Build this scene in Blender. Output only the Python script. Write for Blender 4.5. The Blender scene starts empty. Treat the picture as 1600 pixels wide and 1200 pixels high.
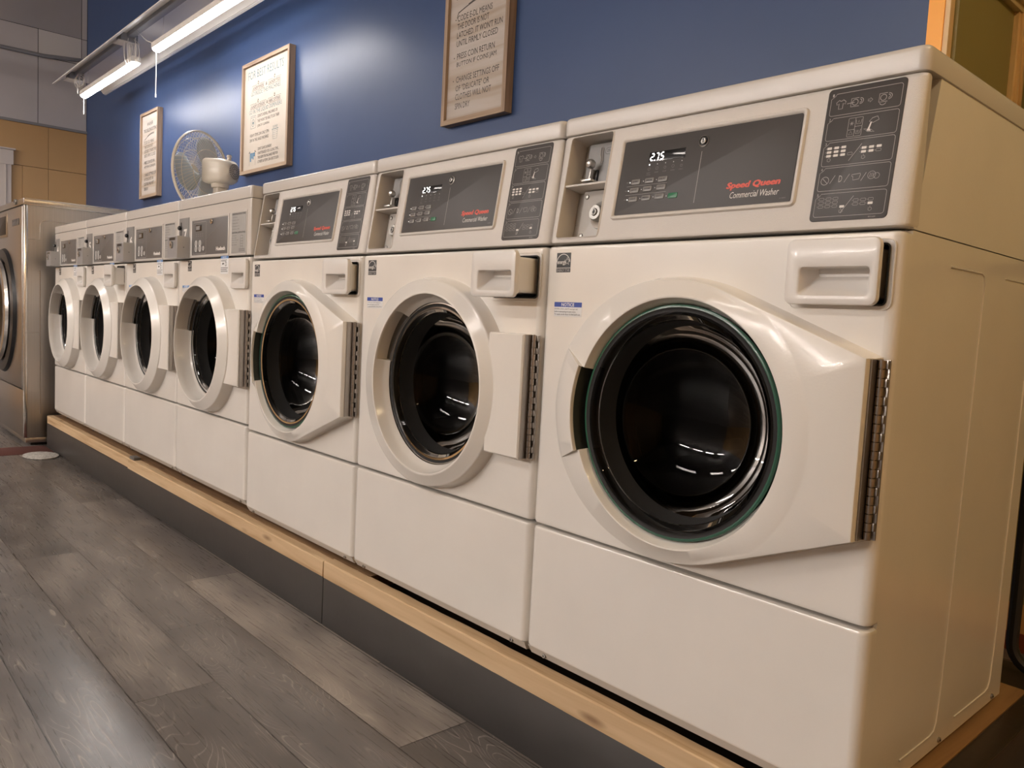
import bpy, bmesh, math, random
from mathutils import Vector, Matrix
random.seed(7)
SC = bpy.context.scene
COL = SC.collection
PI = math.pi
R = math.radians
ZB = 0.186            # top of the timber platform

# ------------------------------------------------------------------ materials
def nt(name):
    m = bpy.data.materials.new(name); m.use_nodes = True
    t = m.node_tree; b = t.nodes['Principled BSDF']
    return m, t, b
def node(t, kind, **kw):
    n = t.nodes.new(kind)
    for k, v in kw.items():
        if k in n.inputs.keys() if isinstance(k, str) else False: n.inputs[k].default_value = v
        else: setattr(n, k, v)
    return n
def mat(name, col, rough=.5, metal=0, coat=0, bump=0, bscale=200, spec=.5, emit=None, estr=0, var=0, vscale=3):
    m, t, b = nt(name)
    b.inputs['Base Color'].default_value = (*col, 1)
    b.inputs['Roughness'].default_value = rough
    b.inputs['Metallic'].default_value = metal
    b.inputs['Coat Weight'].default_value = coat
    b.inputs['Coat Roughness'].default_value = .08
    b.inputs['Specular IOR Level'].default_value = spec
    if emit:
        b.inputs['Emission Color'].default_value = (*emit, 1); b.inputs['Emission Strength'].default_value = estr
    tc = t.nodes.new('ShaderNodeTexCoord')
    if bump:
        n = t.nodes.new('ShaderNodeTexNoise'); n.inputs['Scale'].default_value = bscale; n.inputs['Detail'].default_value = 2
        t.links.new(tc.outputs['Object'], n.inputs['Vector'])
        bp = t.nodes.new('ShaderNodeBump'); bp.inputs['Strength'].default_value = bump; bp.inputs['Distance'].default_value = .002
        t.links.new(n.outputs['Fac'], bp.inputs['Height']); t.links.new(bp.outputs['Normal'], b.inputs['Normal'])
        if coat: t.links.new(bp.outputs['Normal'], b.inputs['Coat Normal'])
    if var:
        n = t.nodes.new('ShaderNodeTexNoise'); n.inputs['Scale'].default_value = vscale; n.inputs['Detail'].default_value = 5
        t.links.new(tc.outputs['Object'], n.inputs['Vector'])
        r = t.nodes.new('ShaderNodeMapRange'); r.inputs[1].default_value = .3; r.inputs[2].default_value = .7
        r.inputs[3].default_value = 1 - var; r.inputs[4].default_value = 1 + var * .3
        t.links.new(n.outputs['Fac'], r.inputs[0])
        h = t.nodes.new('ShaderNodeHueSaturation'); h.inputs['Color'].default_value = (*col, 1)
        t.links.new(r.outputs[0], h.inputs['Value']); t.links.new(h.outputs[0], b.inputs['Base Color'])
    return m

def brushed(name, col, rough, vert=True):
    m, t, b = nt(name)
    b.inputs['Metallic'].default_value = 1; b.inputs['Roughness'].default_value = rough
    tc = t.nodes.new('ShaderNodeTexCoord'); mp = t.nodes.new('ShaderNodeMapping')
    mp.inputs['Scale'].default_value = (220, 220, 2) if vert else (2, 220, 220)
    n = t.nodes.new('ShaderNodeTexNoise'); n.inputs['Scale'].default_value = 1; n.inputs['Detail'].default_value = 3
    t.links.new(tc.outputs['Object'], mp.inputs[0]); t.links.new(mp.outputs[0], n.inputs['Vector'])
    cr = t.nodes.new('ShaderNodeMapRange'); cr.inputs[3].default_value = .8; cr.inputs[4].default_value = 1.12
    t.links.new(n.outputs['Fac'], cr.inputs[0])
    h = t.nodes.new('ShaderNodeHueSaturation'); h.inputs['Color'].default_value = (*col, 1)
    t.links.new(cr.outputs[0], h.inputs['Value']); t.links.new(h.outputs[0], b.inputs['Base Color'])
    rr = t.nodes.new('ShaderNodeMapRange'); rr.inputs[3].default_value = rough * .8; rr.inputs[4].default_value = rough * 1.25
    t.links.new(n.outputs['Fac'], rr.inputs[0]); t.links.new(rr.outputs[0], b.inputs['Roughness'])
    return m

def wood(name, c1, c2, c3, rough=.6, scale=1.0, along='x', knots=True):
    """grain that runs along one axis, with a few dark knots"""
    m, t, b = nt(name)
    b.inputs['Roughness'].default_value = rough
    tc = t.nodes.new('ShaderNodeTexCoord'); mp = t.nodes.new('ShaderNodeMapping')
    s = {'x': (2.2, 38, 38), 'z': (38, 38, 2.2), 'y': (38, 2.2, 38)}[along]
    mp.inputs['Scale'].default_value = tuple(v * scale for v in s)
    t.links.new(tc.outputs['Object'], mp.inputs[0])
    n = t.nodes.new('ShaderNodeTexNoise'); n.inputs['Scale'].default_value = 1; n.inputs['Detail'].default_value = 6; n.inputs['Distortion'].default_value = .6
    t.links.new(mp.outputs[0], n.inputs['Vector'])
    r = t.nodes.new('ShaderNodeValToRGB'); e = r.color_ramp.elements
    e[0].position = .28; e[0].color = (*c3, 1); e[1].position = .72; e[1].color = (*c1, 1)
    k = e.new(.48); k.color = (*c2, 1)
    t.links.new(n.outputs['Fac'], r.inputs[0])
    out = r.outputs[0]
    if knots:
        mp2 = t.nodes.new('ShaderNodeMapping'); mp2.inputs['Scale'].default_value = {'x': (4, 16, 16), 'z': (16, 16, 4), 'y': (16, 4, 16)}[along]
        t.links.new(tc.outputs['Object'], mp2.inputs[0])
        v = t.nodes.new('ShaderNodeTexVoronoi'); v.inputs['Scale'].default_value = 1
        t.links.new(mp2.outputs[0], v.inputs['Vector'])
        q = t.nodes.new('ShaderNodeMapRange'); q.inputs[1].default_value = .05; q.inputs[2].default_value = .17
        q.inputs[3].default_value = .75; q.inputs[4].default_value = 0
        t.links.new(v.outputs['Distance'], q.inputs[0])
        mx = t.nodes.new('ShaderNodeMixRGB'); mx.inputs[2].default_value = (c3[0] * .45, c3[1] * .35, c3[2] * .3, 1)
        t.links.new(q.outputs[0], mx.inputs[0]); t.links.new(out, mx.inputs[1]); out = mx.outputs[0]
    t.links.new(out, b.inputs['Base Color'])
    bp = t.nodes.new('ShaderNodeBump'); bp.inputs['Strength'].default_value = .25; bp.inputs['Distance'].default_value = .002
    t.links.new(n.outputs['Fac'], bp.inputs['Height']); t.links.new(bp.outputs['Normal'], b.inputs['Normal'])
    return m

def glassmat(name, tint, rough=.03, ior=1.5):
    m = bpy.data.materials.new(name); m.use_nodes = True
    t = m.node_tree; t.nodes.clear()
    o = t.nodes.new('ShaderNodeOutputMaterial'); mx = t.nodes.new('ShaderNodeMixShader')
    tr = t.nodes.new('ShaderNodeBsdfTransparent'); tr.inputs[0].default_value = (*tint, 1)
    g = t.nodes.new('ShaderNodeBsdfGlossy'); g.inputs['Roughness'].default_value = rough
    f = t.nodes.new('ShaderNodeFresnel'); f.inputs[0].default_value = ior
    t.links.new(f.outputs[0], mx.inputs[0]); t.links.new(tr.outputs[0], mx.inputs[1]); t.links.new(g.outputs[0], mx.inputs[2])
    t.links.new(mx.outputs[0], o.inputs[0])
    return m

def floor_material():
    m, t, b = nt('vinyl_plank')
    L = t.links.new
    def M(op, a, c=None, d=None):
        n = t.nodes.new('ShaderNodeMath'); n.operation = op
        for i, v in enumerate((a, c, d)):
            if v is None: continue
            if isinstance(v, (int, float)): n.inputs[i].default_value = v
            else: L(v, n.inputs[i])
        return n.outputs[0]
    geo = t.nodes.new('ShaderNodeNewGeometry'); sp = t.nodes.new('ShaderNodeSeparateXYZ'); L(geo.outputs['Position'], sp.inputs[0])
    X, Y = sp.outputs[0], sp.outputs[1]
    v = M('DIVIDE', M('ADD', Y, .205), .18); row = M('FLOOR', v); fv = M('FRACT', v)
    u = M('DIVIDE', M('ADD', M('ADD', X, 1.68), M('MULTIPLY', M('ADD', row, 1), .36)), 1.215)
    pl = M('FLOOR', u); fu = M('FRACT', u)
    cmb = t.nodes.new('ShaderNodeCombineXYZ'); L(row, cmb.inputs[0]); L(pl, cmb.inputs[1])
    wn = t.nodes.new('ShaderNodeTexWhiteNoise'); wn.noise_dimensions = '2D'; L(cmb.outputs[0], wn.inputs['Vector'])
    rnd = wn.outputs['Value']
    # plank seam
    du = M('MULTIPLY', M('MINIMUM', fu, M('SUBTRACT', 1, fu)), 1.215)
    dv = M('MULTIPLY', M('MINIMUM', fv, M('SUBTRACT', 1, fv)), .18)
    seam = M('LESS_THAN', M('MINIMUM', du, dv), .0014)
    # per plank coordinates
    pc = t.nodes.new('ShaderNodeCombineXYZ'); L(M('ADD', X, M('MULTIPLY', rnd, 37)), pc.inputs[0]); L(M('ADD', Y, M('MULTIPLY', rnd, 11)), pc.inputs[1]); L(M('MULTIPLY', rnd, 5), pc.inputs[2])
    mp = t.nodes.new('ShaderNodeMapping'); mp.inputs['Scale'].default_value = (1.6, 9.5, 1); L(pc.outputs[0], mp.inputs[0])
    n1 = t.nodes.new('ShaderNodeTexNoise'); n1.inputs['Scale'].default_value = 1.0; n1.inputs['Detail'].default_value = 1.5; n1.inputs['Distortion'].default_value = .5; L(mp.outputs[0], n1.inputs['Vector'])
    # contour lines of the low noise -> cathedral grain
    fr = M('FRACT', M('MULTIPLY', n1.outputs['Fac'], 34))
    line = M('SMOOTH_MIN', 1, M('MAXIMUM', 0, M('SUBTRACT', 1, M('MULTIPLY', M('ABSOLUTE', M('SUBTRACT', fr, .5)), 10))), .05)
    mp2 = t.nodes.new('ShaderNodeMapping'); mp2.inputs['Scale'].default_value = (8, 190, 1); L(pc.outputs[0], mp2.inputs[0])
    n2 = t.nodes.new('ShaderNodeTexNoise'); n2.inputs['Scale'].default_value = 1; n2.inputs['Detail'].default_value = 4; L(mp2.outputs[0], n2.inputs['Vector'])
    mp3 = t.nodes.new('ShaderNodeMapping'); mp3.inputs['Scale'].default_value = (3.0, 9, 1); L(pc.outputs[0], mp3.inputs[0])
    n3 = t.nodes.new('ShaderNodeTexNoise'); n3.inputs['Scale'].default_value = 1.2; n3.inputs['Detail'].default_value = 6; L(mp3.outputs[0], n3.inputs['Vector'])
    # where the light lines show: broken up by fine grain and by patches
    patch = t.nodes.new('ShaderNodeMapRange'); patch.inputs[1].default_value = .46; patch.inputs[2].default_value = .58; L(n3.outputs['Fac'], patch.inputs[0])
    fine = t.nodes.new('ShaderNodeMapRange'); fine.inputs[1].default_value = .38; fine.inputs[2].default_value = .60; fine.inputs[3].default_value = .45; L(n2.outputs['Fac'], fine.inputs[0])
    lines = M('MULTIPLY', M('MULTIPLY', line, fine.outputs[0]), M('MULTIPLY', patch.outputs[0], .8))
    base = t.nodes.new('ShaderNodeValToRGB'); e = base.color_ramp.elements
    e[0].position = 0; e[0].color = (.088, .081, .077, 1); e[1].position = 1; e[1].color = (.37, .335, .30, 1)
    k = e.new(.55); k.color = (.170, .154, .146, 1)
    tone = M('ADD', M('MULTIPLY', M('POWER', rnd, 1.4), .75), M('MULTIPLY', M('SUBTRACT', n3.outputs['Fac'], .36), 1.15))
    tone = M('ADD', tone, M('MULTIPLY', M('SUBTRACT', n2.outputs['Fac'], .5), .42))
    L(tone, base.inputs[0])
    mx = t.nodes.new('ShaderNodeMixRGB'); L(lines, mx.inputs[0]); L(base.outputs[0], mx.inputs[1]); mx.inputs[2].default_value = (.50, .455, .41, 1)
    mx2 = t.nodes.new('ShaderNodeMixRGB'); L(M('MULTIPLY', seam, .95), mx2.inputs[0]); L(mx.outputs[0], mx2.inputs[1]); mx2.inputs[2].default_value = (.03, .026, .023, 1)
    L(mx2.outputs[0], b.inputs['Base Color'])
    rr = t.nodes.new('ShaderNodeMapRange'); rr.inputs[3].default_value = .22; rr.inputs[4].default_value = .36; L(n2.outputs['Fac'], rr.inputs[0]); L(rr.outputs[0], b.inputs['Roughness'])
    bp = t.nodes.new('ShaderNodeBump'); bp.inputs['Strength'].default_value = .22; bp.inputs['Distance'].default_value = .001
    L(M('SUBTRACT', M('MULTIPLY', n2.outputs['Fac'], .25), M('MULTIPLY', seam, .8)), bp.inputs['Height'])
    L(bp.outputs['Normal'], b.inputs['Normal'])
    return m

MT = {}
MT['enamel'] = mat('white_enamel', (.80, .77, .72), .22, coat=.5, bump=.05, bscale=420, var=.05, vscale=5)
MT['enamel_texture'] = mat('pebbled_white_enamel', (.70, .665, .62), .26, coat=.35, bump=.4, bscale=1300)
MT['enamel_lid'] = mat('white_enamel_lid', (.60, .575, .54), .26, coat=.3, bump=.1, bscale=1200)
MT['door_white'] = mat('white_door_plastic', (.78, .75, .70), .25, coat=.3, bump=.06, bscale=300)
MT['drawer_white'] = mat('drawer_plastic', (.74, .715, .68), .28, coat=.2, bump=.08, bscale=150)
MT['slot_gray'] = mat('slot_gray_plastic', (.30, .30, .30), .45)
MT['recess_gray'] = mat('recess_gray_metal', (.46, .44, .41), .38, bump=.08)
MT['notch'] = mat('notch_dark_plastic', (.055, .062, .058), .35)
MT['notch_gray'] = mat('notch_gray_plastic', (.13, .125, .12), .4)
MT['panel'] = mat('charcoal_panel', (.060, .056, .055), .42, spec=.3)
MT['panel2'] = mat('gray_overlay', (.115, .11, .108), .4)
MT['black'] = mat('black_plastic', (.012, .012, .013), .35)
MT['screen'] = mat('dark_screen', (.008, .008, .009), .12)
MT['void'] = mat('black_gap', (.006, .006, .006), .9)
MT['print_white'] = mat('white_print', (.75, .72, .68), .5)
MT['print_gray'] = mat('gray_print', (.42, .40, .38), .5)
MT['print_dim'] = mat('dim_print', (.22, .21, .2), .5)
MT['print_black'] = mat('black_print', (.02, .02, .022), .5)
MT['print_red'] = mat('red_print', (.70, .085, .05), .45)
MT['label_white'] = mat('label_paper', (.80, .80, .80), .45)
MT['label_blue'] = mat('label_blue', (.02, .06, .33), .4)
MT['label_pale_blue'] = mat('label_pale_blue', (.10, .26, .55), .4)
MT['led'] = mat('lit_digits', (.9, .9, .9), .4, emit=(1, .98, .95), estr=3.2)
MT['led_dim'] = mat('dim_indicator', (.5, .5, .5), .4, emit=(1, .98, .95), estr=.12)
MT['key'] = mat('gray_key', (.19, .18, .17), .3)
MT['key_green'] = mat('green_key', (.01, .15, .06), .3)
MT['lock_metal'] = mat('lock_metal', (.34, .33, .31), .38, metal=.8)
MT['chrome'] = mat('chrome', (.62, .60, .57), .2, metal=1)
MT['steel'] = mat('steel', (.52, .50, .47), .3, metal=1)
MT['hinge'] = mat('hinge_steel', (.36, .33, .30), .3, metal=1)
MT['drum'] = mat('drum_steel', (.13, .13, .125), .25, metal=1)
MT['gasket_and_bowl_dark'] = mat('rubber_gasket_and_dark_bowl', (.016, .016, .016), .6, spec=.25)
MT['glass'] = glassmat('smoked_window_glass', (.16, .16, .16), .015, 1.24)
MT['glass_edge'] = mat('green_glass_edge', (.02, .09, .055), .2, coat=.2)
MT['stainless'] = brushed('stainless', (.50, .475, .45), .30)
MT['stainless_bright'] = mat('stainless_trim', (.72, .69, .65), .22, metal=1)
MT['galvanized'] = mat('box_metal', (.44, .44, .45), .42, metal=.25, bump=.15, bscale=90)
MT['galvanized_dark'] = mat('box_metal_front', (.30, .30, .31), .42, metal=.25, bump=.15, bscale=90)
MT['pale_label'] = mat('gray_instruction_label', (.36, .35, .33), .5)
MT['number_plate'] = mat('number_plate', (.20, .195, .19), .45)
MT['pine'] = wood('pine_timber', (.66, .49, .30), (.57, .40, .23), (.40, .25, .125), .7)
MT['pine_dark'] = wood('aged_timber', (.30, .18, .085), (.22, .125, .058), (.12, .062, .03), .75)
MT['ply'] = wood('platform_plywood', (.42, .25, .11), (.34, .19, .08), (.22, .115, .05), .7, along='y')
MT['kick'] = mat('charcoal_painted_board', (.045, .042, .040), .42, bump=.25, bscale=25, var=.12, vscale=6)
MT['kick_brown'] = mat('brown_black_paint', (.028, .018, .012), .45, bump=.3, bscale=30)
MT['blue'] = mat('blue_wall_paint', (.042, .076, .178), .37, coat=.0, bump=.35, bscale=8, var=.08, vscale=1.5, spec=.26)
MT['orange'] = mat('orange_wall_paint', (.56, .345, .15), .5, bump=.2, bscale=12, var=.1, vscale=1.2)
MT['orange_trim'] = mat('orange_trim_paint', (1.0, .42, .02), .4)
MT['cream_trim'] = mat('cream_trim', (.72, .52, .28), .5)
MT['green'] = mat('olive_wall_paint', (.26, .22, .075), .5, bump=.15, bscale=12, var=.05)
MT['gray_wall'] = mat('gray_wall_panels', (.60, .57, .57), .55, bump=.2, bscale=7, var=.12, vscale=1.2)
MT['gray_wall_dark'] = mat('gray_wall_panels_dark', (.42, .40, .41), .55, bump=.2, bscale=7, var=.12, vscale=1.2)
MT['gray_wall_light'] = mat('gray_wall_patch', (.68, .65, .63), .55)
MT['ceiling'] = mat('ceiling_gray', (.26, .25, .24), .8)
MT['front_wall'] = mat('front_wall_paint', (.22, .20, .185), .6)
MT['white_trim'] = mat('white_trim', (.62, .56, .52), .45)
MT['tan'] = mat('tan_wall_paint', (.62, .36, .14), .5)
MT['red_base'] = mat('red_base_tile', (.22, .05, .02), .4)
MT['floor'] = floor_material()
MT['frame_wood'] = wood('gray_barnwood', (.42, .31, .215), (.33, .235, .16), (.19, .125, .085), .7, along='z', knots=False)
MT['frame_wood_h'] = wood('gray_barnwood_rail', (.42, .31, .215), (.33, .235, .16), (.19, .125, .085), .7, along='x', knots=False)
MT['sign_board'] = wood('whitewashed_board', (.48, .44, .41), (.44, .385, .335), (.35, .27, .195), .6, scale=.45, knots=False)
MT['sign_cream'] = mat('cream_board', (.45, .395, .33), .5, var=.06, vscale=6)
MT['sign_text'] = mat('sign_lettering', (.055, .048, .045), .6)
MT['sign_teal'] = mat('teal_lettering', (.11, .18, .20), .6)
MT['casing'] = wood('varnished_casing', (.85, .65, .34), (.70, .48, .22), (.42, .24, .09), .4, along='z', knots=False)
MT['casing_h'] = wood('varnished_casing_rail', (.62, .48, .26), (.52, .40, .2), (.34, .24, .11), .4, along='y', knots=False)
MT['tin'] = mat('white_tin_reflector', (.80, .76, .71), .4, bump=.1, bscale=6)
MT['tin_gray'] = mat('gray_tin', (.26, .26, .27), .45)
MT['tin_edge'] = mat('bright_tin_edge', (.90, .87, .84), .35)
MT['tube'] = mat('lit_diffuser', (.9, .9, .9), .5, emit=(1.0, .955, .93), estr=64)
MT['tube_warm'] = mat('lit_warm_diffuser', (.9, .9, .9), .5, emit=(1.0, .74, .42), estr=150)
MT['tube_fill'] = mat('lit_fill_tube', (.9, .9, .9), .5, emit=(1.0, .91, .85), estr=310)
MT['tube_aisle'] = mat('lit_aisle_tube', (.9, .9, .9), .5, emit=(1.0, .90, .83), estr=74)
MT['cord'] = mat('white_cord', (.70, .66, .60), .5)
MT['fan_white'] = mat('fan_plastic', (.72, .66, .56), .35, coat=.2)
MT['fan_blade'] = mat('fan_blade_plastic', (.50, .56, .60), .25)
MT['mat_speckle'] = mat('speckled_white', (.62, .60, .56), .8, var=.5, vscale=70)
MT['mat_red'] = mat('dark_red_mat', (.10, .03, .022), .8)
MT['clothes'] = mat('denim_blue_print', (.05, .17, .28), .6)

# ------------------------------------------------------------------ mesh builder
_txt = {}
def text_geo(s, shear=0, bold=0):
    k = (s, shear, bold)
    if k in _txt: return _txt[k]
    cu = bpy.data.curves.new('t', 'FONT'); cu.body = s; cu.shear = shear; cu.offset = bold; cu.resolution_u = 2; cu.size = 1
    o = bpy.data.objects.new('t', cu); COL.objects.link(o)
    bpy.context.view_layer.update()
    dg = bpy.context.evaluated_depsgraph_get()
    me = o.evaluated_get(dg).to_mesh()
    vs = [(v.co.x, v.co.y) for v in me.vertices]; fs = [tuple(p.vertices) for p in me.polygons]
    o.evaluated_get(dg).to_mesh_clear()
    bpy.data.objects.remove(o); bpy.data.curves.remove(cu)
    _txt[k] = (vs, fs); return _txt[k]

class Mb:
    """collects faces, then builds ONE mesh. fs = face space (x, z, out) -> (x, -out, z)"""
    def __init__(s, mats, fn=None): s.v = []; s.f = []; s.m = []; s.mats = mats if isinstance(mats, (list, tuple)) else [mats]; s.fn = fn
    def add(s, vs, fs, mi=0):
        o = len(s.v)
        s.v += [s.fn(*p) for p in vs] if s.fn else [tuple(p) for p in vs]
        for f in fs: s.f.append(tuple(i + o for i in f)); s.m.append(mi)
    def loft(s, rings, mi=0, closed=True, cap0=False, cap1=False):
        n = len(rings[0]); vs = [p for r in rings for p in r]; fs = []
        for i in range(len(rings) - 1):
            for j in range(n if closed else n - 1):
                k = (j + 1) % n
                fs.append((i * n + j, i * n + k, (i + 1) * n + k, (i + 1) * n + j))
        if cap0: fs.append(tuple(range(n))[::-1])
        if cap1: fs.append(tuple((len(rings) - 1) * n + j for j in range(n)))
        s.add(vs, fs, mi)
    def box(s, x0, x1, y0, y1, z0, z1, mi=0):
        s.loft([[(x0, y0, z), (x1, y0, z), (x1, y1, z), (x0, y1, z)] for z in (z0, z1)], mi, cap0=True, cap1=True)
    def rbox(s, x0, x1, y0, y1, z0, z1, r=.004, mi=0, n=3, rb=None):
        """box with rounded vertical edges and softened top and bottom"""
        rb = r if rb is None else rb
        def ring(e, z): return [(x, y, z) for x, y in rrect(x0 + e, y0 + e, x1 - e, y1 - e, max(r - e, .0004), n)]
        s.loft([ring(rb, z0), ring(rb * .3, z0 + rb * .3), ring(0, z0 + rb), ring(0, z1 - rb), ring(rb * .3, z1 - rb * .3), ring(rb, z1)], mi, cap0=True, cap1=True)
    def tube(s, pts, r, n=8, mi=0, closed=False, cap=True):
        P = [Vector(p) for p in pts]; N = len(P); rings = []
        up = None
        for i in range(N):
            a = P[(i - 1) % N] if (closed or i > 0) else P[i]; b = P[(i + 1) % N] if (closed or i < N - 1) else P[i]
            d = (b - a); d = d.normalized() if d.length > 1e-9 else Vector((0, 0, 1))
            if up is None:
                up = Vector((0, 0, 1)) if abs(d.z) < .9 else Vector((1, 0, 0))
            u = (up - d * up.dot(d)).normalized(); w = d.cross(u); up = u
            rr = r[i] if isinstance(r, (list, tuple)) else r
            rings.append([tuple(P[i] + (u * math.cos(2 * PI * k / n) + w * math.sin(2 * PI * k / n)) * rr) for k in range(n)])
        if closed: rings.append(rings[0])
        s.loft(rings, mi, cap0=cap and not closed, cap1=cap and not closed)
    def lathe(s, prof, n=24, mi=0, c=(0, 0, 0), ax='y', cap0=False, cap1=False):
        """prof: list of (radius, along axis)"""
        rings = []
        for r, h in prof:
            ring = []
            for k in range(n):
                a = 2 * PI * k / n; u, w = r * math.cos(a), r * math.sin(a)
                p = (u, h, w) if ax == 'y' else ((u, w, h) if ax == 'z' else (h, u, w))
                ring.append((p[0] + c[0], p[1] + c[1], p[2] + c[2]))
            rings.append(ring)
        s.loft(rings, mi, cap0=cap0, cap1=cap1)
    def ribbon(s, pts, w, out, mi=0, closed=False, th=.0002):
        """flat line in face space: pts (x,z)"""
        N = len(pts); P = [Vector((p[0], p[1])) for p in pts]; A = []; B = []
        for i in range(N):
            a = P[(i - 1) % N] if (closed or i > 0) else P[i]; b = P[(i + 1) % N] if (closed or i < N - 1) else P[i]
            d = (b - a).normalized(); nrm = Vector((-d.y, d.x)) * w / 2
            A.append(P[i] + nrm); B.append(P[i] - nrm)
        vs = [(p.x, p.y, out) for p in A] + [(p.x, p.y, out) for p in B]; fs = []
        for i in range(N if closed else N - 1):
            k = (i + 1) % N; fs.append((i, k, N + k, N + i))
        s.add(vs, fs, mi)
    def poly(s, pts, out, mi=0): s.add([(p[0], p[1], out) for p in pts], [tuple(range(len(pts)))], mi)
    def text(s, st, x0, x1, z0, z1, out, mi=0, shear=0, bold=0):
        """lettering stretched to a box in face space"""
        vs, fs = text_geo(st, shear, bold)
        if not vs: return
        ax, bx = min(v[0] for v in vs), max(v[0] for v in vs); ay, by = min(v[1] for v in vs), max(v[1] for v in vs)
        s.add([(x0 + (v[0] - ax) / (bx - ax) * (x1 - x0), z0 + (v[1] - ay) / (by - ay) * (z1 - z0), out) for v in vs], fs, mi)
    def mesh(s, name, dz=0, ang=35, merge=False, keep=False):
        me = bpy.data.meshes.new(name)
        me.from_pydata([(a, b, c + dz) for a, b, c in s.v], [], s.f)
        for m in s.mats: me.materials.append(m)
        for p, mi in zip(me.polygons, s.m): p.material_index = mi
        if not keep:
            bm = bmesh.new(); bm.from_mesh(me)
            if merge: bmesh.ops.remove_doubles(bm, verts=bm.verts, dist=1e-5)
            bmesh.ops.recalc_face_normals(bm, faces=bm.faces); bm.to_mesh(me); bm.free()
        me.polygons.foreach_set('use_smooth', [True] * len(me.polygons)); me.set_sharp_from_angle(angle=R(ang))
        me.update(); return me

def fs(x, z, o): return (x, -o, z)
def rrect(x0, z0, x1, z1, r, n=4):
    out = []
    for cx, cz, a0 in ((x1 - r, z0 + r, -90), (x1 - r, z1 - r, 0), (x0 + r, z1 - r, 90), (x0 + r, z0 + r, 180)):
        for k in range(n + 1):
            a = R(a0 + 90 * k / n); out.append((cx + r * math.cos(a), cz + r * math.sin(a)))
    return out
def rr3(x0, z0, x1, z1, r, o, e=0, n=4): return [(x, z, o) for x, z in rrect(x0 + e, z0 + e, x1 - e, z1 - e, max(r - e, .0003), n)]
def plate(mb, x0, z0, x1, z1, r, o0, o1, b=.0005, mi=0, n=4):
    """rounded rectangular slab in face space from out=o0 to out=o1"""
    mb.loft([rr3(x0, z0, x1, z1, r, o0, 0, n), rr3(x0, z0, x1, z1, r, o1 - b, 0, n), rr3(x0, z0, x1, z1, r, o1 - b * .3, b * .3, n), rr3(x0, z0, x1, z1, r, o1, b, n)], mi, cap0=True, cap1=True)
def circ(cx, cz, r, n=24, a0=0, a1=360): return [(cx + r * math.cos(R(a0 + (a1 - a0) * k / n)), cz + r * math.sin(R(a0 + (a1 - a0) * k / n))) for k in range(n + (0 if a1 - a0 == 360 else 1))]
def disc(mb, cx, cz, r, o0, o1, mi=0, n=20, b=.0005):
    mb.loft([[(x, z, o0) for x, z in circ(cx, cz, r, n)], [(x, z, o1 - b) for x, z in circ(cx, cz, r, n)], [(x, z, o1) for x, z in circ(cx, cz, r - b, n)]], mi, cap0=True, cap1=True)

def boolean(me, cutters, name):
    """subtract closed cutter meshes"""
    o = bpy.data.objects.new('tmp', me); COL.objects.link(o); cs = []
    for c in cutters:
        co = bpy.data.objects.new('cut', c); COL.objects.link(co); cs.append(co)
        md = o.modifiers.new('b', 'BOOLEAN'); md.operation = 'DIFFERENCE'; md.object = co; md.solver = 'EXACT'
    bpy.context.view_layer.update()
    dg = bpy.context.evaluated_depsgraph_get()
    new = bpy.data.meshes.new_from_object(o.evaluated_get(dg)); new.name = name
    for x in [o] + cs: bpy.data.objects.remove(x)
    new.polygons.foreach_set('use_smooth', [True] * len(new.polygons)); new.set_sharp_from_angle(angle=R(30))
    return new

_cache = {}
def cached(key, fn):
    if key not in _cache: _cache[key] = fn()
    return _cache[key]
def obj(name, me, parent=None, loc=(0, 0, 0), rot=None, wn=False):
    o = bpy.data.objects.new(name, me); COL.objects.link(o); o.location = loc
    if rot: o.rotation_euler = rot
    if parent: o.parent = parent
    if wn:
        w = o.modifiers.new('wn', 'WEIGHTED_NORMAL'); w.keep_sharp = True
    return o
def tag(o, label, cat, group=None, kind=None):
    if label: o['label'] = label
    if cat: o['category'] = cat
    if group: o['group'] = group
    if kind: o['kind'] = kind
    return o
def thing(name, label, cat, loc=(0, 0, 0), group=None):
    o = bpy.data.objects.new(name, None); COL.objects.link(o); o.location = loc; o.empty_display_size = .1
    return tag(o, label, cat, group)
def struct(name, mb, label=None, **kw):
    o = obj(name, mb.mesh(name, **kw)); o['kind'] = 'structure'
    if label: o['label'] = label
    return o

# ------------------------------------------------------------------ commercial front load washer (three near ones)
HW = .3415                     # half width
ZT, ZS, ZL = 1.029, .4715, 1.243   # top of front panel, split line, underside of lid
K = .159
def con(x, s, o):              # console face space: s = height above the console's lower edge, o = out of its sloping face
    return (x, K * s - o, ZT + s + K * o)
DZ = -ZB
DX, DZC = .012, .724           # door centre

def plan_slab(hw, y0, y1, z0, z1, rc, re, mats, shear=None, n=5):
    mb = Mb(mats)
    def ring(e, z):
        pts = []
        for cx, a0 in ((hw - rc, -90), (-(hw - rc), 180)):
            seq = []
            for k in range(n + 1):
                a = R(a0 + (90 * k / n))
                seq.append((cx + (rc - e) * math.cos(a), y0 + rc + (rc - e) * math.sin(a)))
            pts.append(seq)
        p = pts[0] + [(hw - e, y1), (-(hw - e), y1)] + pts[1]
        out = []
        for x, y in p:
            yy = y + (shear(z) * (1 - max(0, (y - y0)) / (y1 - y0) * 1.0) if shear else 0)
            out.append((x, yy, z))
        return out
    mb.loft([ring(re, z0), ring(re * .3, z0 + re * .3), ring(0, z0 + re), ring(0, z1 - re), ring(re * .3, z1 - re * .3), ring(re, z1)], cap0=True, cap1=True)
    return mb

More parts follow.
